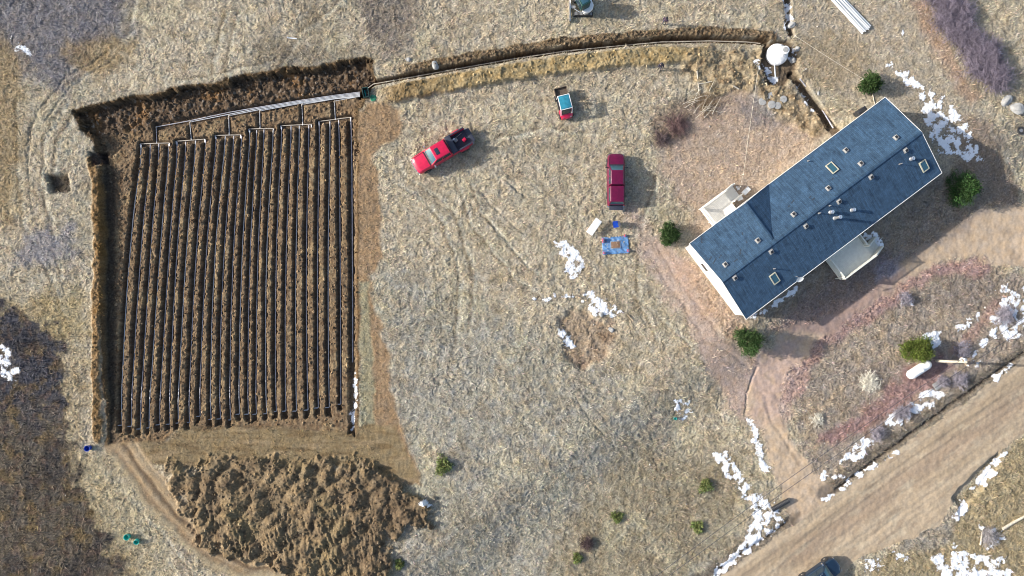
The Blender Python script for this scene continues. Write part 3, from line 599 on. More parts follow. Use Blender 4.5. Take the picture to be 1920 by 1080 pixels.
stones('soil_clods', 60000, np.clip(northcut + .9 * northb + 1. * heapm + .8 * bedm * (1 - trench) + .6 * golden + .6 * work + .5 * lip, 0, 1), (.025, .17), 7, lambda c, g, k: c * g.uniform(.7, 1.9, (k, 1)), 'loose clods of dug soil on the banks, trenches and heap', 'soil clods')
stones('stones', 5200, np.clip(.5 * isl + .12 * yard + .15 * nyard + .05 * grassw + .3 * verge + .3 * dist, 0, 1) * (1 - smooth), (.03, .12), 8, lambda c, g, k: np.array([.42, .39, .35])[None] * g.uniform(.6, 1.4, (k, 1)), 'scattered pale stones on the bare ground near the road', 'stones')

# ---------------------------------------------------------------- bare shrubs
def twig_mesh(name, n, r, h, seed, base, spread=1.0, wdt=.018):
    g = np.random.default_rng(seed); V = []; F = []; Cl = []
    def strip(p0, p1, w0, w1, c):
        d = p1 - p0; s = np.cross(d, g.normal(0, 1, 3)); s /= (np.linalg.norm(s) + 1e-6); k = len(V)
        V.extend([p0 - s * w0, p0 + s * w0, p1 + s * w1, p1 - s * w1]); F.append((k, k + 1, k + 2, k + 3)); Cl.extend([c] * 4)
    for _ in range(n):
        a = g.uniform(0, 2 * np.pi); e = g.uniform(.25, 1.45); L = g.uniform(.55, 1.0)
        rr = r * L * np.cos(e) * spread; p0 = np.array([g.normal(0, r * .12), g.normal(0, r * .12), 0.])
        p1 = p0 + np.array([np.cos(a) * rr * .6, np.sin(a) * rr * .6, h * L * np.sin(e) * .6]); c = np.array(base) * g.uniform(.6, 1.5)
        strip(p0, p1, wdt, wdt * .7, c)
        for __ in range(4):
            p2 = p1 + np.array([np.cos(a + g.normal(0, .8)) * rr * .45, np.sin(a + g.normal(0, .8)) * rr * .45, h * L * .32 * g.uniform(.1, 1)]); strip(p1, p2, wdt * .6, wdt * .4, c)
            for ___ in range(2):
                p3 = p2 + g.normal(0, 1, 3) * np.array([r, r, h * .6]) * .16; strip(p2, p3, wdt * .4, wdt * .2, c * 1.1)
    me = npmesh(name, np.array(V), np.array(F), M['blade'], np.array(Cl)); return me
def bare(name, px, py, r, h, n, seed, base, label, group=None, wdt=.024, cat='shrub'):
    o = twig_mesh(name, n, r, h, seed, base, wdt=wdt); o.location = G(px, py) - Vector((0, 0, .03)); tag(o, label, cat, group); return o
purple = alb(134, 125, 137)
HD = [(1752, -8, 1.6), (1775, 12, 1.7), (1768, 38, 1.5), (1795, 30, 1.6), (1790, 62, 1.6), (1812, 82, 1.7), (1838, 98, 1.7), (1826, 120, 1.7), (1850, 128, 1.8), (1862, 150, 1.6), (1846, 108, 1.4)]
HLAB = ['topmost leafless purple shrub of the row, cut by the upper frame', 'leafless purple shrub second from the top of the row', 'low purple shrub on the lot side of the upper row', 'purple shrub on the snowy side of the upper row', 'purple shrub where the row bends down', 'purple shrub just above the middle of the row', 'purple shrub beside the thin snow line', 'purple shrub on the lot side of the thick lower row', 'largest dense purple shrub near the low end of the row', 'last purple shrub at the low end of the row', 'small purple shrub between the larger ones of the lower row']
for i, (px, py, r) in enumerate(HD): bare('bare_shrub', px, py, r * 1.15, 1.6, 330, 40 + i, purple, HLAB[i], 'leafless purple shrubs in a row at the upper right')
pale = alb(226, 220, 204); grey = alb(158, 152, 160)
bare('dead_shrub', 1627, 716, 1.35, .7, 150, 70, pale, 'bleached dead shrub with spreading twigs left of the white gas tank', wdt=.03)
bare('dead_shrub', 1532, 786, .9, .5, 80, 71, pale, 'small bleached dead shrub beside the lower driveway bend', wdt=.028)
GS = [(1690, 772, 1.2, 'grey twiggy shrub beside snow below the gas tank'), (1800, 655, 1.2, 'grey twiggy shrub above the utility pole'), (1795, 712, 1.1, 'grey twiggy shrub on the verge below the utility pole'), (1765, 715, .8, 'small grey shrub next to the pale slab on the verge'), (1640, 812, 1.0, 'grey twiggy shrub on the verge near the lower driveway'), (1880, 590, 1.3, 'grey twiggy shrub amid snow at the right edge'), (1695, 560, .9, 'pale grey shrub at the upper rim of the driveway island'), (1360, 175, 0.0, '')]
for i, (px, py, r, lb) in enumerate(GS):
    if r: bare('twiggy_shrub', px, py, r, 1.0, 130, 80 + i, grey, lb, 'grey shrubs along the road verge')
bare('bare_shrub', 1100, 1018, 1.0, .8, 120, 95, alb(92, 78, 78), 'dark leafless shrub low in the meadow near the bottom edge')
bare('bare_shrub', 1270, 235, 1.5, .9, 150, 96, alb(120, 98, 96), 'reddish leafless shrub beside the brush pile')
bare('bare_shrub', 1240, 262, 1.0, .8, 110, 97, alb(110, 96, 96), 'smaller reddish leafless shrub below the brush pile')
bare('bare_shrub', 1852, 1004, 1.3, .9, 130, 98, alb(170, 165, 165), 'snow dusted dead shrub beside the fallen trunk')
# brush pile of cut branches
g_ = np.random.default_rng(5)
bp_ = empty('brush_pile', G(1325, 195), 0, 'tangled pile of cut branches between the pickup and the tank', 'brush pile')
for k in range(26):
    mb = MB(); a = g_.uniform(-.3, 1.2); L = g_.uniform(.8, 2.2); x, y = g_.normal(0, .9), g_.normal(0, .8); z = .1 + g_.uniform(0, .35)
    mb.tube([(x - math.cos(a) * L / 2, y - math.sin(a) * L / 2, z), (x, y + .08, z + .1), (x + math.cos(a) * L / 2, y + math.sin(a) * L / 2, z + .02)], .035, 5, .015); mb.build('branch', M['palewood'], bp_, True)
tp = twig_mesh('twigs', 120, 1.6, .5, 12, alb(150, 130, 105)); tp.parent = bp_
def log(px0, py0, px1, py1, r, lab, m='palewood', dz=.1, r1=None, name='log', group=None):
    a = G(px0, py0, dz); b = G(px1, py1, dz); mid = (a + b) / 2; g = random.uniform(-.05, .05)
    n = 5; pts = [a.lerp(b, i / n) - mid + Vector((0, 0, g * math.sin(i))) for i in range(n + 1)]
    mb = MB().tube(pts, r, 8, r1 or r * .7); o = mb.build(name, M[m], None, True); o.location = mid; tag(o, lab, 'log', group); return o
log(1307, 133, 1311, 178, .07, 'upright in the photo thin pale log above the brush pile'); log(1311, 157, 1334, 153, .07, 'short pale log touching the thin one above the brush pile'); log(1375, 161, 1386, 167, .09, 'short pale log on the brown soil left of the tank')
log(1880, 992, 1935, 960, .16, 'long pale fallen trunk at the lower right corner'); log(1838, 1022, 1843, 992, .09, 'pale limb standing on end beside the dusted dead shrub')
log(1177, 590, 1188, 602, .07, 'dark stick by the bare brown hollow', 'wood'); log(538, 70, 557, 73, .09, 'single short white pipe lying in the grass above the trench', 'pvc')
log(1636, 176, 1640, 195, .05, 'thin pale stick between the small conifer and the house')

# ---------------------------------------------------------------- green conifers
def conifer(name, px, py, r, h, seed, c0, label, group=None, spiky=.42, n=5200):
    base = G(px, py); g = np.random.default_rng(seed); root = empty(name, base, 0, label, 'shrub' if h < 2 else 'tree', group)
    t = MB().tube([(0, 0, -.1), (0, 0, h * .35), (.03, .02, h * .75)], [.09 + .02 * h, .07, .03], 7)
    for k in range(7):
        a = k * 2.4; t.tube([(0, 0, h * (.12 + .07 * k)), (math.cos(a) * r * .6, math.sin(a) * r * .6, h * (.2 + .08 * k))], .03, 5, .012)
    t.build('trunk', M['wood'], root, True)
    # leaf clumps through the crown volume
    nc = 150; V = []; F = []; Cl = []
    u = g.uniform(-1, 1, nc * 3); th = g.uniform(0, 2 * np.pi, nc * 3); cen = []
    for i in range(nc):
        zz = g.uniform(.08, 1); prof = math.sqrt(max(0, 1 - ((zz - .38) / .64) ** 2)); rr = r * prof * (1 + spiky * pn1(th[i] * 1.3, zz * 4, seed)) * math.sqrt(g.uniform(.05, 1)); cen.append((math.cos(th[i]) * rr, math.sin(th[i]) * rr, zz * h, g.uniform(.55, 1.5)))
    cen = np.array(cen); m = n // nc; cr = r * .15
    pts = cen[:, None, :3] + g.normal(0, 1, (nc, m, 3)) * np.array([cr, cr, cr * .8]); br = np.repeat(cen[:, 3], m) * g.uniform(.75, 1.35, nc * m); pts = pts.reshape(-1, 3); pts[:, 2] = np.maximum(pts[:, 2], .03)
    k = len(pts); out = pts - np.array([0, 0, h * .3]); out /= np.linalg.norm(out, axis=1)[:, None] + 1e-6
    d = out + g.normal(0, .45, (k, 3)); d /= np.linalg.norm(d, axis=1)[:, None]; s = np.cross(d, g.normal(0, 1, (k, 3))); s /= np.linalg.norm(s, axis=1)[:, None] + 1e-6
    l = g.uniform(.10, .2, k)[:, None]; ww = g.uniform(.03, .06, k)[:, None]
    V = np.stack([pts - s * ww, pts + s * ww, pts + d * l + s * ww * .3, pts + d * l - s * ww * .3], 1).reshape(-1, 3)
    F = np.arange(k * 4).reshape(-1, 4); cc = np.repeat(np.array(c0)[None] * br[:, None] * g.normal(1, .08, (k, 3)), 4, 0)
    npmesh('crown', V, F, M['leaf'], np.clip(cc, .003, .4), parent=root); return root
def pn1(a, b, s): return math.sin(a * 2.1 + s) * .6 + math.sin(a * 5.3 + b * 3 + s * 2) * .4
DG = (.040, .075, .024)
conifer('conifer', 1396, 639, 1.2, 3.0, 1, DG, 'dense round dark green conifer south of the house corner', n=7000)
conifer('conifer', 1793, 356, 1.42, 2.6, 2, (.035, .075, .022), 'large shaggy dark green conifer beside the east end of the house', spiky=.5, n=7000)
conifer('conifer', 1251, 441, .95, 2.0, 3, DG, 'round green conifer left of the house by the front deck', n=5000)
conifer('conifer', 1624, 161, .92, 1.8, 4, (.036, .068, .02), 'small round dark conifer above the north corner of the house', n=4500)
conifer('conifer', 1711, 653, 1.22, 2.3, 5, (.095, .125, .026), 'yellow green shaggy conifer overhanging the white gas tank', spiky=.45, n=6500)
YG = (.17, .20, .07)
for px, py, r, lb in [(1323, 909, .62, 'bright green low shrub nearest the snowy ditch'), (1307, 987, .52, 'bright green low shrub near the overhead wires'), (1157, 969, .48, 'small pale green shrub in the middle of the lower meadow'), (832, 872, .8, 'wide thin green shrub right of the soil heap'), (750, 1057, .4, 'tiny green tuft below the soil heap'), (1083, 1045, .45, 'small green tuft at the bottom beside the dark leafless shrub')]:
    conifer('low_shrub', px, py, r, r * .6, int(px), YG if r < .9 else (.16, .19, .07), lb, 'low green shrubs in the meadow', spiky=.6, n=1500 if r < .9 else 1500)

# ---------------------------------------------------------------- house
hz0 = 0.0
house = empty('house', (HC.x, HC.y, 0), HA, 'long single storey house with blue grey shingle roof and white trim', 'house')
L2, W2 = HL / 2, HW / 2; RZ = EZ + 1.38; OV = .35; GO = .12
wl = MB()
x0, x1, y0, y1 = -L2 + GO, L2 - GO, -W2 + OV, W2 - OV
zt = EZ - .02
gz = lambda v: EZ + 1.38 * (1 - abs(v) / W2) - .10
vs = []
for xx in (x0, x1): vs += [(xx, y0, -1.0), (xx, y1, -1.0), (xx, y1, gz(y1)), (xx, 0, gz(0)), (xx, y0, gz(y0))]
wl.add(vs, [(4, 3, 2, 1, 0), (5, 6, 7, 8, 9), (0, 1, 6, 5), (1, 2, 7, 6), (4, 0, 5, 9)])
UC = -5.9; CH = 3.5; CZ = EZ + 1.28
wl.add([(UC - CH + .3, y1 + .006, 0), (UC + CH - .3, y1 + .006, 0), (UC + CH - .3, y1 + .006, EZ - .1), (UC, y1 + .006, CZ - .12), (UC - CH + .3, y1 + .006, EZ - .1)], [(0, 1, 2, 3, 4)])
wl.build('wall', M['siding'], house)
def slab(mb, a, b, c, d, t=.12):
    top = [Vector(p) for p in (a, b, c, d)]; bot = [p - Vector((0, 0, t)) for p in top]
    mb.add(top + bot, [(0, 1, 2, 3), (7, 6, 5, 4), (0, 4, 5, 1), (1, 5, 6, 2), (2, 6, 7, 3), (3, 7, 4, 0)])
roof = MB()
slab(roof, (-L2, -W2, EZ), (L2, -W2, EZ), (L2, 0, RZ), (-L2, 0, RZ)); slab(roof, (L2, W2, EZ), (-L2, W2, EZ), (-L2, 0, RZ), (L2, 0, RZ))
vj = W2 * (1 - (CZ - EZ) / 1.38)
ov = .02
cg = [Vector(p) for p in ((UC - CH, W2 + ov, EZ + .01), (UC, W2 + ov, CZ + .01), (UC, vj, CZ + .012), (UC + CH, W2 + ov, EZ + .01))]
roof.add([cg[0], cg[1], cg[2]] + [p - Vector((0, 0, .1)) for p in (cg[0], cg[1], cg[2])], [(0, 1, 2), (0, 3, 4, 1), (5, 4, 3)])
roof.add([cg[3], cg[1], cg[2]] + [p - Vector((0, 0, .1)) for p in (cg[3], cg[1], cg[2])], [(2, 1, 0), (1, 4, 3, 0), (3, 4, 5)])
rf = roof.build('roof', M['shingle'], house, fix=False)
cap = MB(); cap.box((0, 0, RZ + .006), (HL, .3, .03)); cap.bar((UC, W2, CZ + .03), (UC, vj, CZ + .03), .26, .03); cap.build('ridge_cap', M['shingle'], rf, bevel=.01)
tr_ = MB(); tr_.box((0, -W2 - .022, EZ - .05), (HL + .04, .04, .17)); tr_.box((0, W2 + .042, EZ - .05), (HL + .04, .04, .17))
for sx in (-1, 1):
    for sy in (-1, 1): tr_.bar((sx * (L2 + .017), sy * (W2 + .02), EZ - .05), (sx * (L2 + .017), 0, RZ - .05), .03, .15)
tr_.bar((UC - CH, W2 + .08, EZ - .03), (UC, W2 + .08, CZ - .05), .03, .13); tr_.bar((UC + CH, W2 + .08, EZ - .03), (UC, W2 + .08, CZ - .05), .03, .13)
tr_.build('fascia', M['white'], rf)
sf = MB(); sf.box((0, -W2 + OV / 2, EZ - .15), (HL - .1, OV - .02, .03)); sf.box((0, W2 - OV / 2, EZ - .15), (HL - .1, OV - .02, .03)); sf.build('soffit', M['white'], rf)
def to_local(p): d = p - Vector((HC.x, HC.y, 0)); return Vector((d.x * cu + d.y * su, -d.x * su + d.y * cu, p.z))
def roofz(v): return EZ + 1.38 * (1 - min(abs(v), W2) / W2)
PITCH = math.atan(1.38 / W2)
def onroof(px, py):
    z = EZ + .7
    for _ in range(8): q = to_local(P(px, py, z)); z = roofz(q.y)
    return Vector((q.x, q.y, z))
def rtilt(v): return Matrix.Rotation(-PITCH if v > 0 else PITCH, 3, 'X')
for px, py in [(1553, 353), (1614, 307), (1488, 402), (1680, 258), (1421, 451), (1360, 496), (1633, 332), (1698, 282), (1573, 378), (1511, 424), (1446, 472), (1378, 521), (1586, 282)]:
    q = onroof(px, py); t = rtilt(q.y); n = t @ Vector((0, 0, 1)); v = MB()
    v.box(q + n * .012, (.50, .50, .012), tilt=t); v.box(q + n * .09, (.32, .32, .13), tilt=t, top=.82)
    v.box(q + n * .175, (.36, .36, .03), tilt=t)
    o = v.build('roof_vent', M['concrete'], house, bevel=.01)
    dk = MB(); dk.box(q + n * .193, (.28, .28, .006), tilt=t); dk.build('hood', M['black'], o)
for px, py, r, h, nm in [(1515, 302, .05, .35, 'vent_pipe'), (1686, 308, .045, .6, 'vent_pipe'), (1555, 386, .05, .4, 'vent_pipe'), (1535, 400, .06, .5, 'vent_pipe'), (1451, 504, .05, .5, 'vent_pipe'), (1708, 298, .13, .35, 'roof_flue'), (1557, 398, .13, .4, 'roof_flue'), (1597, 394, .13, .45, 'roof_flue'), (1565, 409, .13, 1.15, 'chimney_flue')]:
    q = onroof(px, py); v = MB(); v.lathe(q - Vector((0, 0, .05)), [(r * 1.7, 0), (r * 1.6, .1), (r, .16), (r, h)], 14); o = v.build(nm, M['steel'], house, True)
    if r > .1: c = MB(); c.lathe(q + Vector((0, 0, h - .02)), [(r * .9, 0), (r * 1.45, .06), (r * 1.45, .10), (r * .4, .19)], 14); c.build('cap', M['chrome'], o, True)
for px, py in [(1560, 315), (1732, 311), (1452, 522)]:
    q = onroof(px, py); t = rtilt(q.y); n = t @ Vector((0, 0, 1)); fr = MB(); a, b_ = .68, 1.15
    for sx in (-1, 1): fr.box(q + t @ Vector((sx * a / 2, 0, .07)), (.10, b_, .14), tilt=t)
    for sy in (-1, 1): fr.box(q + t @ Vector((0, sy * (b_ / 2 - .05), .07)), (a - .1, .10, .14), tilt=t)
    o = fr.build('skylight', M['yellowtrim'], house, bevel=.01); gl = MB(); gl.box(q + n * .10, (a - .1, b_ - .2, .02), tilt=t); gl.build('pane', M['glass'], o)
# scars of missing shingles
g_ = np.random.default_rng(9)
for px, py, L, a in [(1316, 455, .9, 1.2), (1330, 487, .5, .5), (1338, 493, .7, .6), (1350, 482, .3, .6), (1392, 440, .6, 1.1), (1388, 476, .7, 1.0), (1377, 490, .5, .2), (1392, 427, .25, .9), (1400, 455, .4, 1.2), (1478, 388, .4, .3), (1518, 370, .3, .3), (1524, 374, .25, .3), (1485, 380, .5, .5), (1560, 336, .25, .2)]:
    q = onroof(px, py); t = rtilt(q.y); n = t @ Vector((0, 0, 1)); s = MB(); d = Vector((math.cos(a - .2), math.sin(a - .2), 0))
    for k in range(max(2, int(L / .16))):
        s.box(q + t @ (d * (k * .16) + Vector((g_.uniform(-.03, .03), 0, 0))) + n * (.006 + .0012 * k), (.17, .12, .006), tilt=t)
    s.build('missing_shingles', M['bareshingle'], rf)
# dish
q = onroof(1492, 518); dsh = MB(); dsh.tube([q, q + Vector((0, -.1, .35)), q + Vector((-.05, -.25, .55))], .025, 6)
dm = dsh.build('satellite_mount', M['steel'], house, True); aim = Vector((-.35, -.75, .8)).normalized().to_track_quat('Z', 'X').to_matrix()
ds = MB(); ds.lathe(q + Vector((-.05, -.3, .6)), [(.05, 0), (.2, .03), (.36, .09), (.37, .10), (.35, .085)], 22, aim); ds.build('dish', M['white'], dm, True)
# windows and doors
def window(u, v, ry, wd_, ht, zc, side):
    t = MB(); gl = MB()
    if side in 'NS':
        s = 1 if side == 'N' else -1; yy = s * (W2 - OV)
        for dx in (-1, 1): t.box((u + dx * (wd_ / 2 + .05), yy + s * .03, zc), (.10, .07, ht + .2))
        for dz in (-1, 1): t.box((u, yy + s * .03, zc + dz * (ht / 2 + .05)), (wd_, .07, .10))
        t.box((u, yy + s * .03, zc), (.04, .05, ht)); gl.box((u, yy + s * .012, zc), (wd_, .02, ht))
    else:
        s = 1 if side == 'E' else -1; xx = s * (L2 - GO)
        for dy in (-1, 1): t.box((xx + s * .02, v + dy * (wd_ / 2 + .05), zc), (.05, .10, ht + .2))
        for dz in (-1, 1): t.box((xx + s * .02, v, zc + dz * (ht / 2 + .05)), (.05, wd_, .10))
        gl.box((xx + s * .01, v, zc), (.016, wd_, ht))
    o = t.build('window', M['white'], house); gl.build('pane', M['darkglass'], o)
for u in (-10.8, -1, 3.2, 7, 10.6): window(u, 0, 0, 1.2, 1.1, 1.75, 'N')
for u in (-10, -6.5, 7.5, 10.8): window(u, 0, 0, 1.2, 1.1, 1.75, 'S')
for v in (-2.2, 2.2): window(0, v, 0, 1.1, 1.1, 1.75, 'E')
window(0, 1.8, 0, 1.0, 1.0, 1.75, 'W')
for u, s in ((-7.8, 1), (-.3, -1)):
    d = MB().box((u, s * (W2 - OV + .025), 1.95), (.95, .05, 2.05)); o = d.build('door', mat('door_paint', (.35, .33, .30), .5) if s > 0 else M['white'], house, bevel=.01); MB().lathe((u + .36, s * (W2 - OV + .08), 1.9), [(.03, -.02), (.035, 0), (.03, .02)], 10).build('handle', M['chrome'], o)

# decks: local house frame
def deck(nm, ua, ub, va, vb, zd, mt, label, stairs_w, stair_v0, rail_sides, steps=5):
    r = empty('deck', (HC.x, HC.y, 0), HA, label, 'deck'); fl = MB(); n = int(abs(vb - va) / .15)
    lo, hi = min(va, vb), max(va, vb)
    for k in range(n): fl.box(((ua + ub) / 2, lo + (k + .5) * (hi - lo) / n, zd), (ub - ua, (hi - lo) / n - .008, .04))
    fl.build('floor', M[mt], r)
    sk = MB(); out = vb
    sk.box(((ua + ub) / 2, out, zd - .16), (ub - ua + .04, .04, .26)); sk.box((ua, (va + vb) / 2, zd - .16), (.04, abs(vb - va) - .06, .26)); sk.box((ub, (va + vb) / 2, zd - .16), (.04, abs(vb - va) - .06, .26)); sk.build('skirt_board', M[mt], r)
    ps = MB()
    for u in (ua + .08, ub - .08):
        for v in (va + (.6 if vb > va else -.6), vb - (.08 if vb > va else -.08)): ps.box((u, v, zd - .9), (.1, .1, 1.7))
    ps.build('post', M[mt], r)
    def rail(p, q, nm='railing'):
        p = Vector(p); q = Vector(q); m = MB(); L = (q - p).length; k = max(2, int(L / .13))
        m.bar(p + Vector((0, 0, .95)), q + Vector((0, 0, .95)), .14, .05); m.bar(p + Vector((0, 0, .12)), q + Vector((0, 0, .12)), .05, .06)
        for i in range(k + 1): c = p.lerp(q, i / k); m.box((c.x, c.y, c.z + .53), (.04, .04, .80))
        for c in (p, q): m.box((c.x, c.y, c.z + .5), (.11, .11, 1.06))
        m.build(nm, M[mt], r)
    s = 1 if vb > va else -1
    if 'O' in rail_sides: rail((ua + .05, vb - s * .05, zd), (ub - .05, vb - s * .05, zd))
    if 'L' in rail_sides: rail((ua + .05, va, zd), (ua + .05, vb - s * .25, zd))
    if 'R' in rail_sides: rail((ub - .05, va, zd), (ub - .05, vb - s * (stairs_w + .25), zd))
    gz_ = zs(*(lambda a: (HC.x + a[0] * cu - a[1] * su, HC.y + a[0] * su + a[1] * cu))((ub + 1.2, vb - s * .7)))
    hh = (zd - gz_) / (steps + 1)
    st = MB()
    for k in range(steps):
        z = zd - hh * (k + 1); st.box((ub + .15 + .27 * k, vb - s * stairs_w / 2, z), (.26, stairs_w - .1, .045)); st2 = None
    st.build('steps', M[mt], r)
    sg = MB()
    for vv in (vb - .03 * s, vb - s * (stairs_w - .03)): sg.bar((ub + .02, vv, zd - .14), (ub + .27 * steps + .1, vv, gz_ + .06), .05, .24)
    sg.build('stringer', M[mt], r)
    e = (ub + .27 * steps + .05, vb - s * .05, gz_); rail((ub + .03, vb - s * .05, zd), e, 'hand_rail'); 
    rail((ub + .03, vb - s * (stairs_w - .0), zd), (e[0], vb - s * stairs_w, gz_), 'hand_rail')
    return r
def loc_uv(px, py, z): q = to_local(P(px, py, z)); return q.x, q.y
zd = .85
ua, vb = loc_uv(1313, 391, zd); ub, _ = loc_uv(1358, 361, zd)
deck('deck', ua, ub, W2 - OV + .02, vb, zd, 'cream', 'cream white deck with steps on the front of the house', 1.45, 0, 'OL')
ua, vb = loc_uv(1577, 524, .7); ub, _ = loc_uv(1636, 482, .7)
deck('deck', ua, ub, -(W2 - OV + .02), vb, .7, 'graydeck', 'shaded grey deck with steps on the back of the house', 1.3, 0, 'OLR', steps=6)

# ---------------------------------------------------------------- vehicles
def wheel(root, x, y, r, wd_=.26, rim='chrome', name='wheel'):
    ax = Matrix.Rotation(R(90), 3, 'X'); t = MB(); t.lathe((x, y, r), [(r * .62, -wd_ / 2), (r * .93, -wd_ / 2), (r, -wd_ / 2 + .04), (r, wd_ / 2 - .04), (r * .93, wd_ / 2), (r * .62, wd_ / 2)], 22, ax)
    o = t.build(name, M['rubber'], root, True); s = 1 if y > 0 else -1; m = MB()
    m.lathe((x, y + s * (wd_ / 2 - .03), r), [(r * .60, -.01), (r * .60, .02), (r * .3, .02), (r * .2, .045)], 18, Matrix.Rotation(R(-90 * s), 3, 'X')); m.build('rim', M[rim], o, True)
def quadwin(mb, c, u0, u1, v0, v1, off=.006, th=.012):
    """plate on the quad c=[bl,br,tr,tl] between fractions, standing off its face"""
    c = [Vector(p) for p in c]; n = (c[1] - c[0]).cross(c[3] - c[0]).normalized()
    def at(u, v): return c[0].lerp(c[1], u).lerp(c[3].lerp(c[2], u), v)
    pts = [at(u0, v0), at(u1, v0), at(u1, v1), at(u0, v1)]
    f = [p + n * off for p in pts]; b = [p - n * th for p in pts]
    mb.add(f + b, [(0, 1, 2, 3), (7, 6, 5, 4), (0, 4, 5, 1), (1, 5, 6, 2), (2, 6, 7, 3), (3, 7, 4, 0)])
def sect(x, w_, z0, z1, r=.12, crown=.03):
    return [(x, -w_, z0), (x, -w_ * 1.0, z0 + (z1 - z0) * .55), (x, -w_ + .03, z1 - r), (x, -w_ + r, z1 - .02), (x, -w_ * .4, z1 + crown), (x, 0, z1 + crown * 1.25), (x, w_ * .4, z1 + crown), (x, w_ - r, z1 - .02), (x, w_ - .03, z1 - r), (x, w_, z0 + (z1 - z0) * .55), (x, w_, z0)]
def greenhouse(root, paint, xb0, xb1, xt0, xt1, zb, ztp, wb, wt, rear_glass=True, side=((.06, .48), (.53, .94)), roofname='cab_roof'):
    """cab above the belt line: x rear..front"""
    b = [(xb0, -wb, zb), (xb1, -wb, zb), (xb1, wb, zb), (xb0, wb, zb)]; t = [(xt0, -wt, ztp), (xt1, -wt, ztp), (xt1, wt, ztp), (xt0, wt, ztp)]
    m = MB().add(b + t, [(3, 2, 1, 0), (4, 5, 6, 7), (0, 1, 5, 4), (1, 2, 6, 5), (2, 3, 7, 6), (3, 0, 4, 7)]); m.build('cab', paint, root, bevel=.07, seg=3)
    ws = MB(); quadwin(ws, [b[1], b[2], t[2], t[1]], .07, .93, .10, .92); ws.build('windshield', M['glass'], root, bevel=.01)
    if rear_glass: rg = MB(); quadwin(rg, [b[3], b[0], t[0], t[3]], .12, .88, .2, .85); rg.build('rear_window', M['darkglass'], root)
    for q in ([b[0], b[1], t[1], t[0]], [b[2], b[3], t[3], t[2]]):
        for k, (u0, u1) in enumerate(side):
            if q[0][1] > 0: u0, u1 = 1 - u1, 1 - u0
            sw = MB(); quadwin(sw, q, u0, u1, .15, .86); sw.build('side_window', M['darkglass'], root)
def mirrors(root, x, w_, z, big=False):
    for s in (-1, 1):
        m = MB().box((x, s * (w_ + .16), z), (.10 if not big else .14, .22, .26), top=.9).bar((x, s * (w_ - .05), z - .08), (x, s * (w_ + .1), z - .05), .05, .05)
        o = m.build('mirror', M['black'] if not big else M['chrome'], root, bevel=.02)
def trim_lines(root, xc, xf, wh, zt, doors, ws, zb):
    g = MB()
    for s in (-1, 1): g.bar((xc, s * wh, zt), (xf, s * wh * .94, zt - .07), .022, .02)
    for x in doors:
        for s in (-1, 1): g.box((x, s * (ws + .004), zb - .28), (.02, .012, .52))
    g.build('panel_gap', M['black'], root)
    wp = MB()
    for s in (-.45, .12): wp.bar((xc - .12, s, zt + .06), (xc - .3, s + .42, zt + .24), .025, .02)
    wp.build('wiper', M['black'], root)
    h = MB()
    for x in doors[:-1]:
        for s in (-1, 1): h.box((x - .18, s * (ws + .015), zb - .1), (.16, .03, .03))
    h.build('door_handle', M['chrome'], root)
def lamps(root, xf, xr, w_, z, zr):
    for s in (-1, 1):
        MB().box((xf, s * (w_ - .2), z), (.07, .30, .20)).build('headlight', M['chrome'], root, bevel=.02)
        MB().box((xr, s * (w_ - .07), zr), (.05, .12, .36)).build('taillight', mat('tail_lens', (.35, .01, .01), .3), root, bevel=.01)
def arches(root, xsn, w_, r):
    for x in xsn:
        for s in (-1, 1):
            MB().lathe((x, s * (w_ - .07), r + .03), [(r * 1.16, -.08), (r * 1.16, .076)], 22, Matrix.Rotation(R(90), 3, 'X')).build('wheel_arch', M['black'], root)

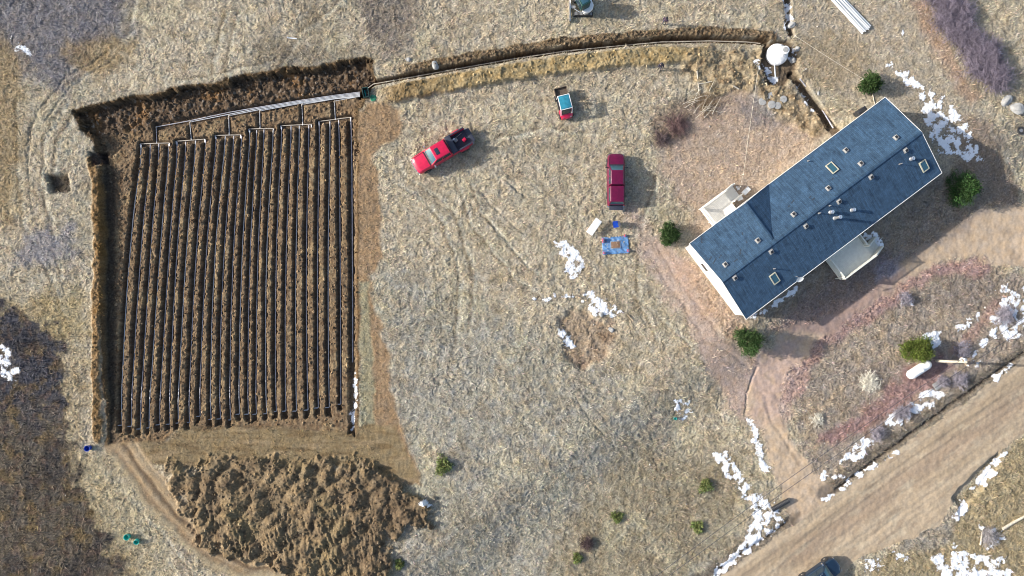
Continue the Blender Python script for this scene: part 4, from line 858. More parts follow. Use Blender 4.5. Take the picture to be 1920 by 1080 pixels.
def red_truck():
    p = G(829, 287); r = empty('pickup_truck', p, math.atan2(-33, -50) , 'bright red crew cab pickup with open loaded bed beside the trenches', 'pickup truck')
    r.rotation_euler.z = math.atan2(-(316 - 255), (780 - 884)) ; paint = M['red']
    L = 6.55; F = L / 2; B = -L / 2
    m = MB(); secs = [sect(F - .02, .72, .5, .98, .1), sect(F - .14, .88, .42, 1.10), sect(F - .5, .99, .40, 1.18), sect(F - 1.5, 1.01, .40, 1.24), sect(F - 1.75, 1.01, .40, 1.27), sect(F - 1.9, 1.0, .4, 1.26), sect(B + 2.35, 1.0, .4, 1.27)]
    m.loft(secs); m.build('body', paint, r, True)
    # bed: side walls
    for s in (-1, 1):
        w_ = MB().box((B + 1.17, s * .92, .85), (2.28, .14, .86)); w_.build('bed_side', paint, r, bevel=.04)
        f = MB(); f.loft([[(x, s * (.98 + o), .55), (x, s * (.98 + o), 1.0), (x, s * (.98 + o * .5), 1.12), (x, s * .93, 1.14), (x, s * .93, .55)] for x, o in ((B + .35, .0), (B + .55, .16), (B + .95, .2), (B + 1.35, .16), (B + 1.6, .0))]); f.build('rear_fender', paint, r, True)
        rl = MB().box((B + 1.17, s * .92, 1.30), (2.3, .15, .03)); rl.build('bed_rail', M['liner'], r, bevel=.01)
    MB().box((B + 1.17, 0, .62), (2.3, 1.7, .06)).build('bed_floor', M['liner'], r)
    MB().box((B + 2.22, 0, .95), (.10, 1.72, .62)).build('bed_front', paint, r)
    tb = MB().box((B + 2.02, 0, 1.27), (.62, 1.96, .34)); tb.build('tool_box', M['liner'], r, bevel=.03)
    MB().box((B - .22, 0, .66), (.50, 1.55, .07), tilt=Matrix.Rotation(.05, 3, 'Y')).build('tailgate', M['liner'], r, bevel=.02)
    MB().box((B - .12, 0, .48), (.22, 1.9, .16)).build('rear_bumper', M['steel'], r, bevel=.03)
    bf = MB(); bf.loft([[(x, y, z0) for x, z0 in ((F - .1, .42), (F + .08 - abs(y) * .12, .44), (F + .08 - abs(y) * .12, .66), (F - .1, .70))] for y in (-.98, -.6, 0, .6, .98)]); bf.build('front_bumper', M['chrome'], r, True)
    MB().box((F + .0, 0, .86), (.10, 1.1, .30)).build('grille', M['chrome'], r, bevel=.03)
    greenhouse(r, paint, B + 2.40, F - 1.62, B + 2.52, F - 2.42, 1.25, 1.92, .93, .76)
    MB().box((F - 3.05 + .17, 0, 1.925), (.42, .72, .02)).build('sunroof', M['darkglass'], r, bevel=.005)
    MB().box((F - 1.60, 0, 1.285), (.16, 1.6, .03)).build('cowl', M['black'], r)
    trim_lines(r, F - 1.58, F - .2, .84, 1.25, (F - 2.0, F - 3.05, B + 2.42), 1.01, 1.22)
    mirrors(r, F - 1.95, 1.03, 1.38, True); lamps(r, F - .04, B - .0, .95, .88, .9); arches(r, (F - 1.0,), 1.0, .42)
    for x in (F - 1.0, B + 1.0):
        for s in (-1, 1): wheel(r, x, s * (.93 if x > 0 else .98), .42, .28 if x > 0 else .4)
    return p, r
pt, rt = red_truck()
ML = rt.matrix_basis if hasattr(rt, 'matrix_basis') else Matrix()
def inbed(x, y, z): 
    m = Matrix.Translation(rt.location) @ Matrix.Rotation(rt.rotation_euler.z, 4, 'Z'); return m @ Vector((x, y, z))
Bx = -6.55 / 2
rc = MB(); rc.box((0, 0, .16), (.42, .34, .30), top=.94); rc.tube([(-.12, 0, .31), (-.1, 0, .40), (.1, 0, .40), (.12, 0, .31)], .02, 6); rc.tube([(.16, .05, .31), (.2, .05, .42)], .03, 8)
o = rc.build('fuel_can', M['red'], None, bevel=.02); o.location = inbed(Bx + .55, .15, .65); o.rotation_euler.z = rt.rotation_euler.z + .3; tag(o, 'red fuel can in the back of the bright red pickup', 'fuel can')
bx = MB().box((0, 0, .12), (.34, .30, .24)); o = bx.build('box', M['palewood'], None, bevel=.01); MB().box((0, 0, .252), (.36, .32, .02)).build('lid', M['concrete'], o); o.location = inbed(Bx + 1.35, -.25, .65); o.rotation_euler.z = rt.rotation_euler.z + .2; tag(o, 'small tan box in the bed of the bright red pickup', 'box')
sh = MB().tube([(-.55, 0, .06), (.35, 0, .08)], .02, 6); o = sh.build('shovel', M['palewood'], None, True); MB().loft([[(.35, -.03, .07), (.35, .03, .07), (.35, .03, .09), (.35, -.03, .09)], [(.48, -.11, .05), (.48, .11, .05), (.48, .11, .07), (.48, -.11, .07)], [(.68, -.02, .05), (.68, .02, .05), (.68, .02, .06), (.68, -.02, .06)]]).build('blade', M['chrome'], o); o.location = inbed(Bx + 1.0, -.55, .66); o.rotation_euler.z = rt.rotation_euler.z + .15; tag(o, 'shovel lying along one side of the red pickup bed', 'shovel')

def maroon_truck():
    p = G(1153, 343); r = empty('pickup_truck', p, R(90), 'maroon pickup with matching bed cap and its tailgate down', 'pickup truck'); paint = M['maroon']
    L = 5.45; F = L / 2 + .22; B = F - L
    m = MB(); secs = [sect(F - .02, .62, .5, .92, .1), sect(F - .10, .78, .42, .98, .1), sect(F - .4, .90, .38, 1.05), sect(F - 1.2, .93, .36, 1.10), sect(F - 1.6, .93, .36, 1.12), sect(B + 1.0, .93, .36, 1.10), sect(B + .02, .90, .4, 1.08)]
    m.loft(secs); m.build('body', paint, r, True)
    greenhouse(r, paint, B + 2.02, F - 1.22, B + 2.10, F - 1.88, 1.08, 1.70, .84, .66)
    # topper
    b = [(B + .05, -.85, 1.08), (B + 1.97, -.85, 1.08), (B + 1.97, .85, 1.08), (B + .05, .85, 1.08)]; t = [(B + .3, -.70, 1.72), (B + 1.95, -.70, 1.72), (B + 1.95, .70, 1.72), (B + .3, .70, 1.72)]
    MB().add(b + t, [(3, 2, 1, 0), (4, 5, 6, 7), (0, 1, 5, 4), (1, 2, 6, 5), (2, 3, 7, 6), (3, 0, 4, 7)]).build('bed_cap', paint, r, bevel=.07, seg=3)
    for q in ([b[0], b[1], t[1], t[0]], [b[2], b[3], t[3], t[2]]): sw = MB(); quadwin(sw, q, .1, .9, .2, .8); sw.build('side_window', M['darkglass'], r)
    rg = MB(); quadwin(rg, [b[3], b[0], t[0], t[3]], .06, .94, .1, .9); rg.build('rear_window', M['glass'], r)
    MB().box((B - .24, 0, .78), (.50, 1.46, .06)).build('tailgate', M['liner'], r, bevel=.02)
    MB().box((B - .08, 0, .50), (.2, 1.8, .14)).build('rear_bumper', M['chrome'], r, bevel=.03)
    bf = MB(); bf.loft([[(x, y, z0) for x, z0 in ((F - .12, .42), (F + .05 - y * y * .16, .44), (F + .05 - y * y * .16, .60), (F - .12, .64))] for y in (-.90, -.6, 0, .6, .90)]); bf.build('front_bumper', M['steel'], r, True)
    MB().box((F - .02, 0, .80), (.06, .9, .2)).build('grille', M['black'], r, bevel=.02)
    MB().box((F - 1.22, 0, 1.125), (.12, 1.5, .03)).build('cowl', M['black'], r)
    trim_lines(r, F - 1.2, F - .15, .76, 1.115, (F - 1.5, F - 2.6, B + 2.0), .93, 1.1)
    mirrors(r, F - 1.5, .92, 1.2); lamps(r, F - .09, B - .0, .86, .80, .85); arches(r, (F - .85, B + 1.1), .93, .36)
    for x in (F - .85, B + 1.1):
        for s in (-1, 1): wheel(r, x, s * .84, .36)
maroon_truck()
def suv():
    p = G(1530, 1075); r = empty('suv', p, math.atan2(64, 92), 'dark navy suv at the bottom edge of the dirt road', 'car'); paint = M['navy']; F = 2.45; B = -2.35
    m = MB(); m.loft([sect(F, .6, .5, .85, .1), sect(F - .12, .80, .42, .93, .1), sect(F - .4, .93, .38, 1.0), sect(F - 1.2, .97, .35, 1.08), sect(0, .97, .35, 1.10), sect(B + .5, .96, .35, 1.08), sect(B + .1, .90, .4, 1.05), sect(B, .8, .5, .95, .1)]); m.build('body', paint, r, True)
    greenhouse(r, paint, B + .12, F - 1.15, B + .5, F - 1.95, 1.06, 1.74, .88, .68, side=((.05, .33), (.36, .64), (.67, .93)))
    for s in (-1, 1): MB().tube([(B + .6, s * .60, 1.75), (B + .7, s * .60, 1.80), (F - 2.2, s * .60, 1.80), (F - 2.1, s * .60, 1.75)], .02, 6).build('roof_rail', M['chrome'], r, True)
    mirrors(r, F - 1.5, .95, 1.18, True); lamps(r, F - .10, B + .02, .86, .78, .9); arches(r, (F - .9, B + .95), .97, .37)
    MB().box((F + .0, 0, .72), (.05, .9, .16)).build('grille', M['chrome'], r, bevel=.02)
    for x in (F - .9, B + .95):
        for s in (-1, 1): wheel(r, x, s * .87, .37)
suv()
def utv():
    p = G(1057, 201); r = empty('utility_vehicle', p, R(-76), 'small red utility vehicle with blue tinted roof and dark dump bed', 'utility vehicle'); paint = M['red']
    m = MB(); m.loft([sect(1.42, .45, .4, .70, .08), sect(1.30, .60, .38, .82, .08), sect(1.0, .68, .36, .95, .08), sect(.6, .70, .36, 1.02, .08), sect(.45, .70, .36, .98, .08)]); m.build('hood', paint, r, True)
    MB().box((-.2, 0, .42), (2.3, 1.3, .14)).build('chassis', M['black'], r, bevel=.02)
    for s in (-1, 1): MB().box((.0, s * .62, .62), (1.0, .12, .34)).build('side_panel', M['black'], r, bevel=.03)
    MB().box((-.25, 0, .72), (.5, 1.2, .14)).box((-.5, 0, 1.0), (.12, 1.2, .45)).build('seat', M['black'], r, bevel=.04)
    cg_ = MB()
    for s in (-1, 1): cg_.tube([(1.0, s * .60, .9), (.68, s * .60, 1.86), (-.78, s * .60, 1.90), (-.85, s * .60, .6)], .045, 8)
    cg_.tube([(.68, -.6, 1.86), (.68, .6, 1.86)], .04, 8); cg_.tube([(-.78, -.6, 1.90), (-.78, .6, 1.90)], .04, 8); cg_.tube([(1.0, -.6, .92), (1.0, .6, .92)], .03, 8)
    cg_.build('roll_cage', M['white'], r, True)
    MB().box((-.05, 0, 1.90), (1.40, 1.12, .03)).build('roof', mat('teal_tinted_panel', (.03, .20, .28), .15, var=.2, scale=3), r, bevel=.01)
    ws = MB(); quadwin(ws, [(1.01, -.55, .98), (1.01, .55, .98), (.70, .55, 1.84), (.70, -.55, 1.84)], .02, .98, .02, .98); ws.build('windshield', M['darkglass'], r)
    bd = MB(); bd.box((-1.38, 0, .72), (1.0, 1.35, .05)); bd.box((-1.38, .66, .86), (1.0, .05, .26)); bd.box((-1.38, -.66, .86), (1.0, .05, .26)); bd.box((-1.88, 0, .86), (.05, 1.27, .26)); bd.box((-.90, 0, .86), (.05, 1.27, .26)); bd.build('dump_bed', mat('rusty_steel', (.10, .075, .055), .8, var=.3), r)
    MB().lathe((.2, .3, 1.15), [(.16, 0), (.18, .02), (.16, .03)], 14, Matrix.Rotation(R(-50), 3, 'Y')).build('steering_wheel', M['black'], r, True)
    for s in (-1, 1): MB().box((1.32, s * .40, .78), (.06, .16, .10)).build('headlight', M['chrome'], r, bevel=.01)
    for x in (.95, -1.0):
        for s in (-1, 1): wheel(r, x, s * .66, .31, .24, 'steel')
utv()
def excavator():
    p = G(1093, 16); r = empty('mini_excavator', p, 0, 'compact excavator with silver blade at the top edge of the photo', 'excavator')
    for s in (-1, 1):
        t = MB(); n = 20; ring = []
        for k in range(n):
            a = 2 * math.pi * k / n; ring.append((( .62 if math.cos(a) > 0 else -.62) + .24 * math.cos(a), .26 + .24 * math.sin(a)))
        t.loft([[(x, s * (.62 + dy), z) for x, z in ring] for dy in (-.15, .15)]); tk = t.build('track', M['rubber'], r)
        pl = MB()
        for k in range(14): pl.box((-.72 + k * .11, s * .62, .51), (.05, .31, .03))
        pl.build('track_pads', M['steel'], tk)
    rot = R(-70)
    MB().box((-.95, 0, .32), (.5, .25, .12)).build('blade_arm', M['steel'], r)
    bl = MB(); bl.loft([[(-1.18, y, .05), (-1.30, y, .25), (-1.22, y, .48), (-1.12, y, .46), (-1.16, y, .26), (-1.08, y, .07)] for y in (-1.25, 1.25)]); bl.build('blade', M['chrome'], r).location.y = .0
    MB().lathe((0, 0, .46), [(.4, 0), (.4, .14)], 20).build('turntable', M['black'], r)
    c, s_ = math.cos(R(28)), math.sin(R(28))
    def q(x, y, z): return (x * c - y * s_, x * s_ + y * c, z)
    cw = MB(); ring = [(-.35, -.72), (.1, -.80), (.5, -.72), (.74, -.45), (.78, .0), (.78, .55), (.2, .6), (-.35, .6)]
    cw.prism([q(x, y, 0)[:2] for x, y in ring], .62, 1.02); cw.build('engine_cover', M['white'], r, bevel=.09, seg=3)
    cb = MB(); cb.prism([q(x, y, 0)[:2] for x, y in ((-.55, -.45), (.32, -.45), (.32, .62), (-.55, .62))], 1.0, 2.2); cb.build('cab', M['dkgreen'], r, bevel=.06, seg=3)
    MB().box(q(-.12, .08, 2.21), (.62, .8, .03), R(28)).build('roof_hatch', M['glass'], r, bevel=.01)
    sw = MB(); sw.box(q(-.56, .08, 1.65), (.02, .8, .8), R(28)); sw.build('windshield', M['darkglass'], r)
    MB().tube([q(-.3, -.66, .9), q(-.9, -.66, 1.9), q(-1.2, -.3, 2.1)], .03, 6).build('hydraulic_hose', M['white'], r, True)
    bm_ = MB(); bm_.tube([q(-.4, .9, .8), q(-.6, 1.5, 2.0), q(-.5, 2.2, 2.4), q(-.4, 2.9, 1.9)], [.14, .13, .11, .09], 6); bm_.build('boom', M['white'], r)
    st = MB(); st.tube([q(-.4, 2.9, 1.9), q(-.4, 3.2, .9)], .08, 6); st.build('stick', M['white'], r)
    bk = MB(); bk.loft([[q(x, 3.2 + a, z) for a, z in ((-.1, .9), (.25, .8), (.3, .4), (0, .2), (-.1, .3), (.1, .5))] for x in (-.65, -.15)]); bk.build('bucket', M['steel'], r); r.scale = (1.2, 1.2, 1.1)
excavator()

# ---------------------------------------------------------------- pipes
def gpipe(name, pts, r, m, label, cat, group, parent=None, seg=8):
    o0 = pts[0]; mb = MB().tube([p - o0 for p in pts], r, seg); o = mb.build(name, M[m], parent, True)
    if not parent: o.location = o0; tag(o, label, cat, group)
    return o
def floorz(px, py):
    """height under a photo point read for the trench floor"""
    best = None
    z = -1.2
    for _ in range(6): p = P(px, py, z); z = zs(p.x, p.y)
    return z
ORD = ['first', 'second', 'third', 'fourth', 'fifth', 'sixth', 'seventh', 'eighth', 'ninth', 'tenth', 'eleventh', 'twelfth']
zfl = []
for i in range(24):
    ys_ = list(np.linspace(TYT[i] + 1, TYB[i] - (120 if i == 23 else 0), 16)); pts = []
    for k, y in enumerate(ys_):
        # trench floor centre in world: bed-plane px -> ground
        xb = tx(i, y) - 3.1 + (1.0 if i == 23 else 0)
        z = -.6
        for _ in range(5):
            k_ = (H - z) / H / S; xw, yw = (xb - 960) * k_, (540 - y) * k_; zf = zs(xw, yw); z = zf + TD
        pts.append([xw, yw, zf])
    zz = np.array(pts)[:, 2]; zz = np.convolve(np.pad(zz, 2, mode='edge'), np.ones(5) / 5, 'valid')
    if i < 12: w_ = ORD[i] + ' from the west'
    else: w_ = ORD[23 - i] + ' from the east'
    pts = [Vector((p[0] + .05, p[1], float(z) + .11)) for p, z in zip(pts, zz)]
    lb = 'long thin white drain pipe in the ' + w_ + ' trench of the field'
    root = gpipe('drain_pipe', pts, .052 if i < 23 else .06, 'pvcd' if i % 3 else 'pvc', lb, 'pipe', 'drain pipes laid in the field trenches')
    if i < 23:
        e = pts[-1] - pts[0]; el = MB().tube([e + Vector((0, .1, 0)), e + Vector((0, -.05, 0)), e + Vector((-.07, -.10, .04)), e + Vector((-.30, -.10, .10)), e + Vector((-.36, -.10, .24))], .055, 8); el.build('end_elbow', M['pvc'], root, True)
HN = ['westernmost', 'second from the west', 'third from the west', 'third from the east', 'second from the east', 'easternmost']
for k in range(6):
    a, b = HEAD[k]; pts = [G(a[0] + (b[0] - a[0]) * t, a[1] + (b[1] - a[1]) * t - 0, .10, -1.2) for t in (0, .33, .66, 1)]
    zz = sum(p.z for p in pts) / 4 ; zz = max(zz, max(p.z for p in pts) - .1); pts = [Vector((p.x, p.y, zz + .03)) for p in pts]
    h = gpipe('header_pipe', pts, .052, 'pvct', 'short white header pipe at the trench tops, ' + HN[k] + ' of six', 'pipe', 'header pipes at the head of the trenches')
    for t in (0, 1): c = pts[0 if t == 0 else -1] - pts[0]; MB().tube([c + Vector((0, 0, .02)), c + Vector((0, -.02, 0)), c + Vector((0, -.35, -.04))], .07, 8).build('elbow', M['pvc'], h, True)
    # supply line: from its feeder up to the box
    f0, f1 = FEED[k]; n = 5 - k; off = (k - 2.5) * 2.1
    line = [f1, f0] + [(SUP[j][0], SUP[j][1] + off * min(1, (j - k) / 2.0) - 0) for j in range(k + 1, 7)]
    pts = [G(x, y, .10 + .0 * k, -1.2) for x, y in line]; z0 = sorted(p.z for p in pts)[len(pts) // 2]
    pts = [P(x, y, max(z0, g.z) + .04) for (x, y), g in zip(line, pts)]; pts[0].z = max(pts[0].z, zz + .03)
    pp = []
    for i_ in range(len(pts) - 1):
        pp.append(pts[i_]); pp.append(pts[i_].lerp(pts[i_ + 1], .5)) if i_ > 0 else None
    pp.append(pts[-1])
    sp = gpipe('supply_pipe', pp, .045, 'pvc' if k else 'pvcd', 'white supply pipe running from the green box to the ' + HN[k] + ' header', 'pipe', 'supply pipes bundled above the trench field')
    MB().tube([pts[1] - pp[0] + Vector((0, -.15, 0)), pts[1] - pp[0], pts[1] - pp[0] + Vector((.14, .03, 0))], .075, 8).build('elbow', M['pvct'], sp, True)
pts = []
for i in range(len(LT) - 1):
    for t in (0, .34, .67): x = LT[i][0] + (LT[i + 1][0] - LT[i][0]) * t; y = LT[i][1] + (LT[i + 1][1] - LT[i][1]) * t; pts.append((x, y - 1.2))
zz = np.array([G(x, y - 4, .0, -.7).z for x, y in pts]); zz = np.convolve(np.pad(zz, 3, mode='edge'), np.ones(7) / 7, 'valid')
pts = [P(x, y, float(z) + .16) for (x, y), z in zip(pts[2:], zz[2:])]
gpipe('pipe', pts, .055, 'pvct', 'long pale pipe in the curved trench from the round tank to the green box', 'pipe', None)
# stack of spare pipes
for k in range(9):
    off = (k - 4) * 2.5; lay2 = k % 2
    a = G(1634 - off * .8 - 10 + (k % 3) * 2, 55 + off * -.55 + 4, .08 + .13 * lay2); b = G(1560 - off * .8 - 6, -22 + off * -.55, .08 + .13 * lay2)
    a = G(1625 + off * .75, 58 - off * .5 - (k % 3) * 2, .08 + .13 * lay2); b = G(1550 + off * .75, -24 - off * .5, .08 + .13 * lay2)
    m_ = (a + b) / 2; sp = MB().tube([a - m_, (a - m_) * .3, (b - m_) * .3, b - m_], .085, 9); o = sp.build('spare_pipe', M['pvc'], None, True); o.location = m_
    tag(o, 'long white spare pipe in the loose stack at the top right', 'pipe', 'stack of spare white pipes')
# pipe in the trench beside the house
gpipe('pipe', [G(1500, 148, .35), G(1512, 163, .3, -.6), G(1540, 203, .25, -.6), G(1562, 240, .3, -.6)], .07, 'pvcd', 'short grey pipe in the trench running to the house', 'pipe', None)
# ---------------------------------------------------------------- round tank, distribution box, lids
p = G(1455, 104); p.z = -.55
tk = empty('septic_tank', p, 0, 'round white tank with raised lid half buried at the trench end', 'tank')
MB().lathe((0, 0, -.3), [(1.0, 0), (1.13, .3), (1.15, .75), (1.10, .85), (.85, 1.0), (.45, 1.10), (.3, 1.12)], 32).build('tank_body', M['white'], tk, True)
rb = MB()
for k in range(10): a = k * math.pi / 5; rb.bar((math.cos(a) * 1.08, math.sin(a) * 1.08, .58), (math.cos(a) * .5, math.sin(a) * .5, .79), .06, .06)
rb.build('rib', M['white'], tk)
rs = MB().lathe((.55, .2, .55), [(.40, 0), (.40, .62), (.43, .63), (.43, .70), (.36, .73)], 24).build('riser', M['white'], tk, True)
MB().lathe((.55, .2, 1.282), [(.30, 0), (.28, .025)], 20).build('lid', M['concrete'], rs, True)
gpipe('outlet_pipe', [Vector((-.2, 0.85, .5)), Vector((-1.2, 1.1, .35))], .055, 'pvct', '', '', None, parent=tk)
gpipe('pipe', [G(1452, 118, .3), G(1453, 132, .28), G(1454, 146, .2)], .07, 'pvc', 'short white pipe pointing down from the round tank', 'pipe', None)
p = G(687, 175, 0); bx_ = empty('distribution_box', p, R(10), 'dark green valve box beside the pipe bundle', 'valve box')
m = MB(); 
for sx in (-1, 1): m.box((sx * .30, 0, .2), (.06, 1.05, .5))
for sy in (-1, 1): m.box((0, sy * .50, .2), (.54, .06, .5))
m.build('casing', M['dkgreen'], bx_, bevel=.01); MB().box((0, 0, -.0), (.54, .94, .03)).build('bottom', M['black'], bx_); MB().tube([(-.1, .35, .1), (-.1, .0, .25), (-.1, -.3, .1)], .04, 8).build('valve_pipe', M['teal'], bx_, True)
p = G(700, 184, .04); m = MB().lathe((0, 0, 0), [(.33, 0), (.35, .02), (.35, .06), (.30, .08), (.1, .085)], 26); o = m.build('round_lid', M['green'], None, True); o.location = p; tag(o, 'round green lid lying beside the valve box', 'lid')
mm = MB()
for k in range(4): mm.box((-.2 + k * .13, 0, .092), (.02, .45, .012))
mm.build('ribbing', M['dkgreen'], o)
for px, py, r, lb in [(1430, 190, .42, 'dark round stepping slab left of the others'), (1446, 180, .4, 'grey round slab topmost of the group below the tank'), (1447, 196, .42, 'dark grey round slab in the middle of the group'), (1458, 198, .38, 'pale round slab at the lower right of the group'), (1469, 186, .38, 'pale round slab at the right of the group by the trench')]:
    p = G(px, py, .03); m = MB().lathe((0, 0, -.03), [(r, 0), (r * 1.02, .03), (r, .07), (r * .8, .085), (r * .3, .09)], 24); o = m.build('stepping_slab', M['concrete'], None, True); o.location = p; tag(o, lb, 'slab', 'round slabs on the ground below the tank')
    MB().lathe((0, 0, .055), [(r * .28, 0), (r * .24, .02)], 16).build('centre_knob', M['concrete'], o, True)
# ---------------------------------------------------------------- propane tank
a = G(1711, 699, 0); b = G(1738, 684, 0); mid = (a + b) / 2; z = zs(mid.x, mid.y)
mid = P(1723, 693, z + .7); mid.z = z
pt_ = empty('gas_tank', mid, math.atan2(26, 40) , 'white capsule gas tank on legs beside the yellow green conifer', 'gas tank')
ay = Matrix.Rotation(R(90), 3, 'Y'); prof = [(.02, -1.45), (.25, -1.40), (.42, -1.25), (.50, -1.02), (.51, -.9), (.51, .9), (.50, 1.02), (.42, 1.25), (.25, 1.40), (.02, 1.45)]
MB().lathe((0, 0, .72), prof, 28, ay).build('shell', M['white'], pt_, True)
MB().lathe((.0, 0, 1.21), [(.2, 0), (.2, .14), (.17, .2), (.06, .22)], 18).build('valve_dome', M['white'], pt_, True)
for sx in (-.85, .85): MB().box((sx, 0, .16), (.12, .7, .4)).build('leg', M['steel'], pt_, bevel=.01)
# ---------------------------------------------------------------- utility pole and wires
pb = G(1757, 677); ptop = P(1812, 679, pb.z + 6.6)
up = empty('utility_pole', pb, 0, 'weathered wooden utility pole with short crossarm on the snowy verge', 'utility pole')
MB().tube([(0, 0, -.3), (ptop - pb) * .5, ptop - pb], .17, 10, .11).build('pole', M['palewood'], up, True)
d_ = Vector((cu, su, 0)); nrm = Vector((-su, cu, 0)); t_ = ptop - pb
MB().bar(t_ - nrm * .55 + Vector((0, 0, -.35)), t_ + nrm * .55 + Vector((0, 0, -.35)), .1, .12).build('crossarm', M['wood'], up)
for s in (-.45, 0, .45): MB().lathe(t_ + nrm * s + Vector((0, 0, -.28)), [(.05, 0), (.08, .05), (.05, .1), (.08, .15), (.03, .22)], 12).build('insulator', M['white'], up, True)
MB().lathe(t_ + Vector((.35, .1, -1.3)), [(.12, 0), (.22, .05), (.22, .6), (.1, .7)], 16).build('transformer', M['white'], up, True)
MB().box(t_ + Vector((.17, .05, -1.0)), (.2, .08, .1)).build('bracket', M['steel'], up)
wt = ptop + Vector((0, 0, -.1))
for s, lb in ((-.45, 'thin overhead wire of the pair nearer the road'), (.45, 'thin overhead wire of the pair nearer the meadow')):
    A_ = wt + nrm * s; far = P(1180, 1127, ptop.z - .1) ; far = far + nrm * s * .8; far2 = P(2160, 455, ptop.z) + nrm * s
    pts = []
    for q0, q1, n in ((far, A_, 16), (A_, far2, 8)):
        for k in range(n + (n == 8)): t = k / n; v = q0.lerp(q1, t); v.z -= .7 * 4 * t * (1 - t) * (1 if n == 16 else .3); pts.append(v)
    gpipe('overhead_wire', pts, .022, 'liner', lb, 'wire', 'overhead wires along the road', seg=5)
# ---------------------------------------------------------------- small things
def stake(px, py, h, lab, m='palewood'):
    p = G(px, py); o = MB().tube([(0, 0, -.1), (0, 0, h * .8), (.01, 0, h)], .035, 6, .02).build('stake', M[m], None, True); o.location = p; MB().box((0, 0, h * .9), (.09, .09, .06)).build('flag', M['white'], o); tag(o, lab, 'stake'); return p + Vector((0, 0, h))
s1 = stake(1389, 329, .9, 'short stake holding the string in front of the deck'); s2 = stake(1418, 124, .9, 'stake holding the string beside the round tank'); s3 = stake(1486, 72, .8, 'stake holding the string above the round tank'); s4 = stake(1612, 152, .8, 'stake at the string end beside the small conifer'); stake(1505, 134, .95, 'pale stake on its own right of the round tank'); s5 = stake(1384, 352, .9, 'stake where the string reaches the deck steps')
def cord(a, b, lab):
    pts = [a.lerp(b, t / 8) - Vector((0, 0, .12 * 4 * (t / 8) * (1 - t / 8) + .05)) for t in range(9)]; gpipe('string', pts, .02, 'palewood', lab, 'string', 'strings stretched between stakes', seg=5)
cord(s1, s2, 'long pale string stretched from the deck to the round tank'); cord(s3, s4, 'pale string stretched from above the tank to the small conifer'); cord(s1, s5, 'short pale string between the stake and the deck steps')
# folding table
p = G(1114, 425, 0); tb = empty('folding_table', P(1114, 425, .74) - Vector((0, 0, .74)) + Vector((0, 0, zs(p.x, p.y))), math.atan2(26, 18.5), 'white folding table standing near the blue chair', 'table')
MB().box((0, 0, .72), (1.83, .76, .045)).build('tabletop', M['white'], tb, bevel=.015)
for sx in (-1, 1):
    for sy in (-1, 1): MB().tube([(sx * .72, sy * .30, .70), (sx * .78, sy * .32, 0)], .018, 6).build('leg', M['steel'], tb, True)
    MB().tube([(sx * .78, -.31, .08), (sx * .78, .31, .08)], .015, 6).build('brace', M['steel'], tb, True)
# camp chair
p = G(1154, 421, .4); ch = empty('camp_chair', Vector((p.x, p.y, zs(p.x, p.y))), R(190), 'blue folding camp chair with dark back above the blue tarp', 'chair')
st = MB().loft([[(x, -.27, z), (x, -.1, z - .03), (x, .1, z - .03), (x, .27, z), (x, .27, z + .02), (x, -.27, z + .02)] for x, z in ((-.27, .42), (0, .39), (.27, .44))]); st.build('seat', M['blue'], ch, True)
bk = MB().loft([[(-.27 - t * .16, -.28, .42 + t * .5), (-.30 - t * .16, 0, .42 + t * .5), (-.27 - t * .16, .28, .42 + t * .5), (-.25 - t * .16, .28, .42 + t * .5), (-.28 - t * .16, 0, .42 + t * .5), (-.25 - t * .16, -.28, .42 + t * .5)] for t in (0, .5, 1)]); bk.build('backrest', M['liner'], ch, True)
for s in (-1, 1):
    MB().tube([(.28, s * .3, 0), (-.28, s * .3, .44)], .013, 6).build('leg', M['black'], ch, True); MB().tube([(-.30, s * .3, 0), (.27, s * .3, .46), (.27, s * .3, .62)], .013, 6).build('leg', M['black'], ch, True)
    MB().tube([(-.28, s * .3, .4), (-.43, s * .3, .94)], .013, 6).build('back_post', M['black'], ch, True); MB().box((0, s * .3, .63), (.55, .08, .03)).build('armrest', M['blue'], ch, bevel=.01)
MB().tube([(.28, -.3, 0), (.28, .3, .44)], .012, 6).build('cross_brace', M['black'], ch, True)
# tarp with a framed centre, four weights
def drape(px0, py0, wd_, ht, rz, name, m, label, cat, dz=.03):
    c = G(px0, py0); nxx, nyy = 34, 24; V = []; F = []; g = np.random.default_rng(4)
    for j in range(nyy):
        for i in range(nxx):
            x = (i / (nxx - 1) - .5) * wd_; y = (j / (nyy - 1) - .5) * ht; edge = 1 + .03 * math.sin(i * 1.7) * (j in (0, nyy - 1)); y *= edge
            wx = c.x + x * math.cos(rz) - y * math.sin(rz); wy = c.y + x * math.sin(rz) + y * math.cos(rz)
            fold = .018 * math.sin(x * 9 + 4 * math.sin(y * 1.5)) + .015 * math.sin((x + y) * 14)
            V.append((wx - c.x, wy - c.y, zs(wx, wy) * .3 + c.z * .7 - c.z + dz + .05 + fold))
    for j in range(nyy - 1):
        for i in range(nxx - 1): a = j * nxx + i; F.append((a, a + 1, a + nxx + 1, a + nxx))
    o = npmesh(name, V, F, M[m], None, True); o.location = c; tag(o, label, cat); 
    sm = o.modifiers.new('thick', 'SOLIDIFY'); sm.thickness = .008; return o
drape(1154, 460, 2.85, 1.85, R(4), 'tarp', 'tarp', 'crumpled blue tarp spread on the grass below the chair', 'tarp')
p = G(1154, 459, .12); pn = empty('doormat', p, R(4), 'brown square mat with pale border in the middle of the blue tarp', 'mat'); MB().box((0, 0, .0), (1.12, .85, .03)).build('mat_border', mat('mat_border', (.16, .22, .30), .8, var=.3), pn, bevel=.01); MB().box((0, 0, .022), (.92, .66, .02)).build('mat_pile', mat('brown_mat', (.20, .12, .075), .95, var=.25, scale=14, bump=.5), pn, bevel=.005)
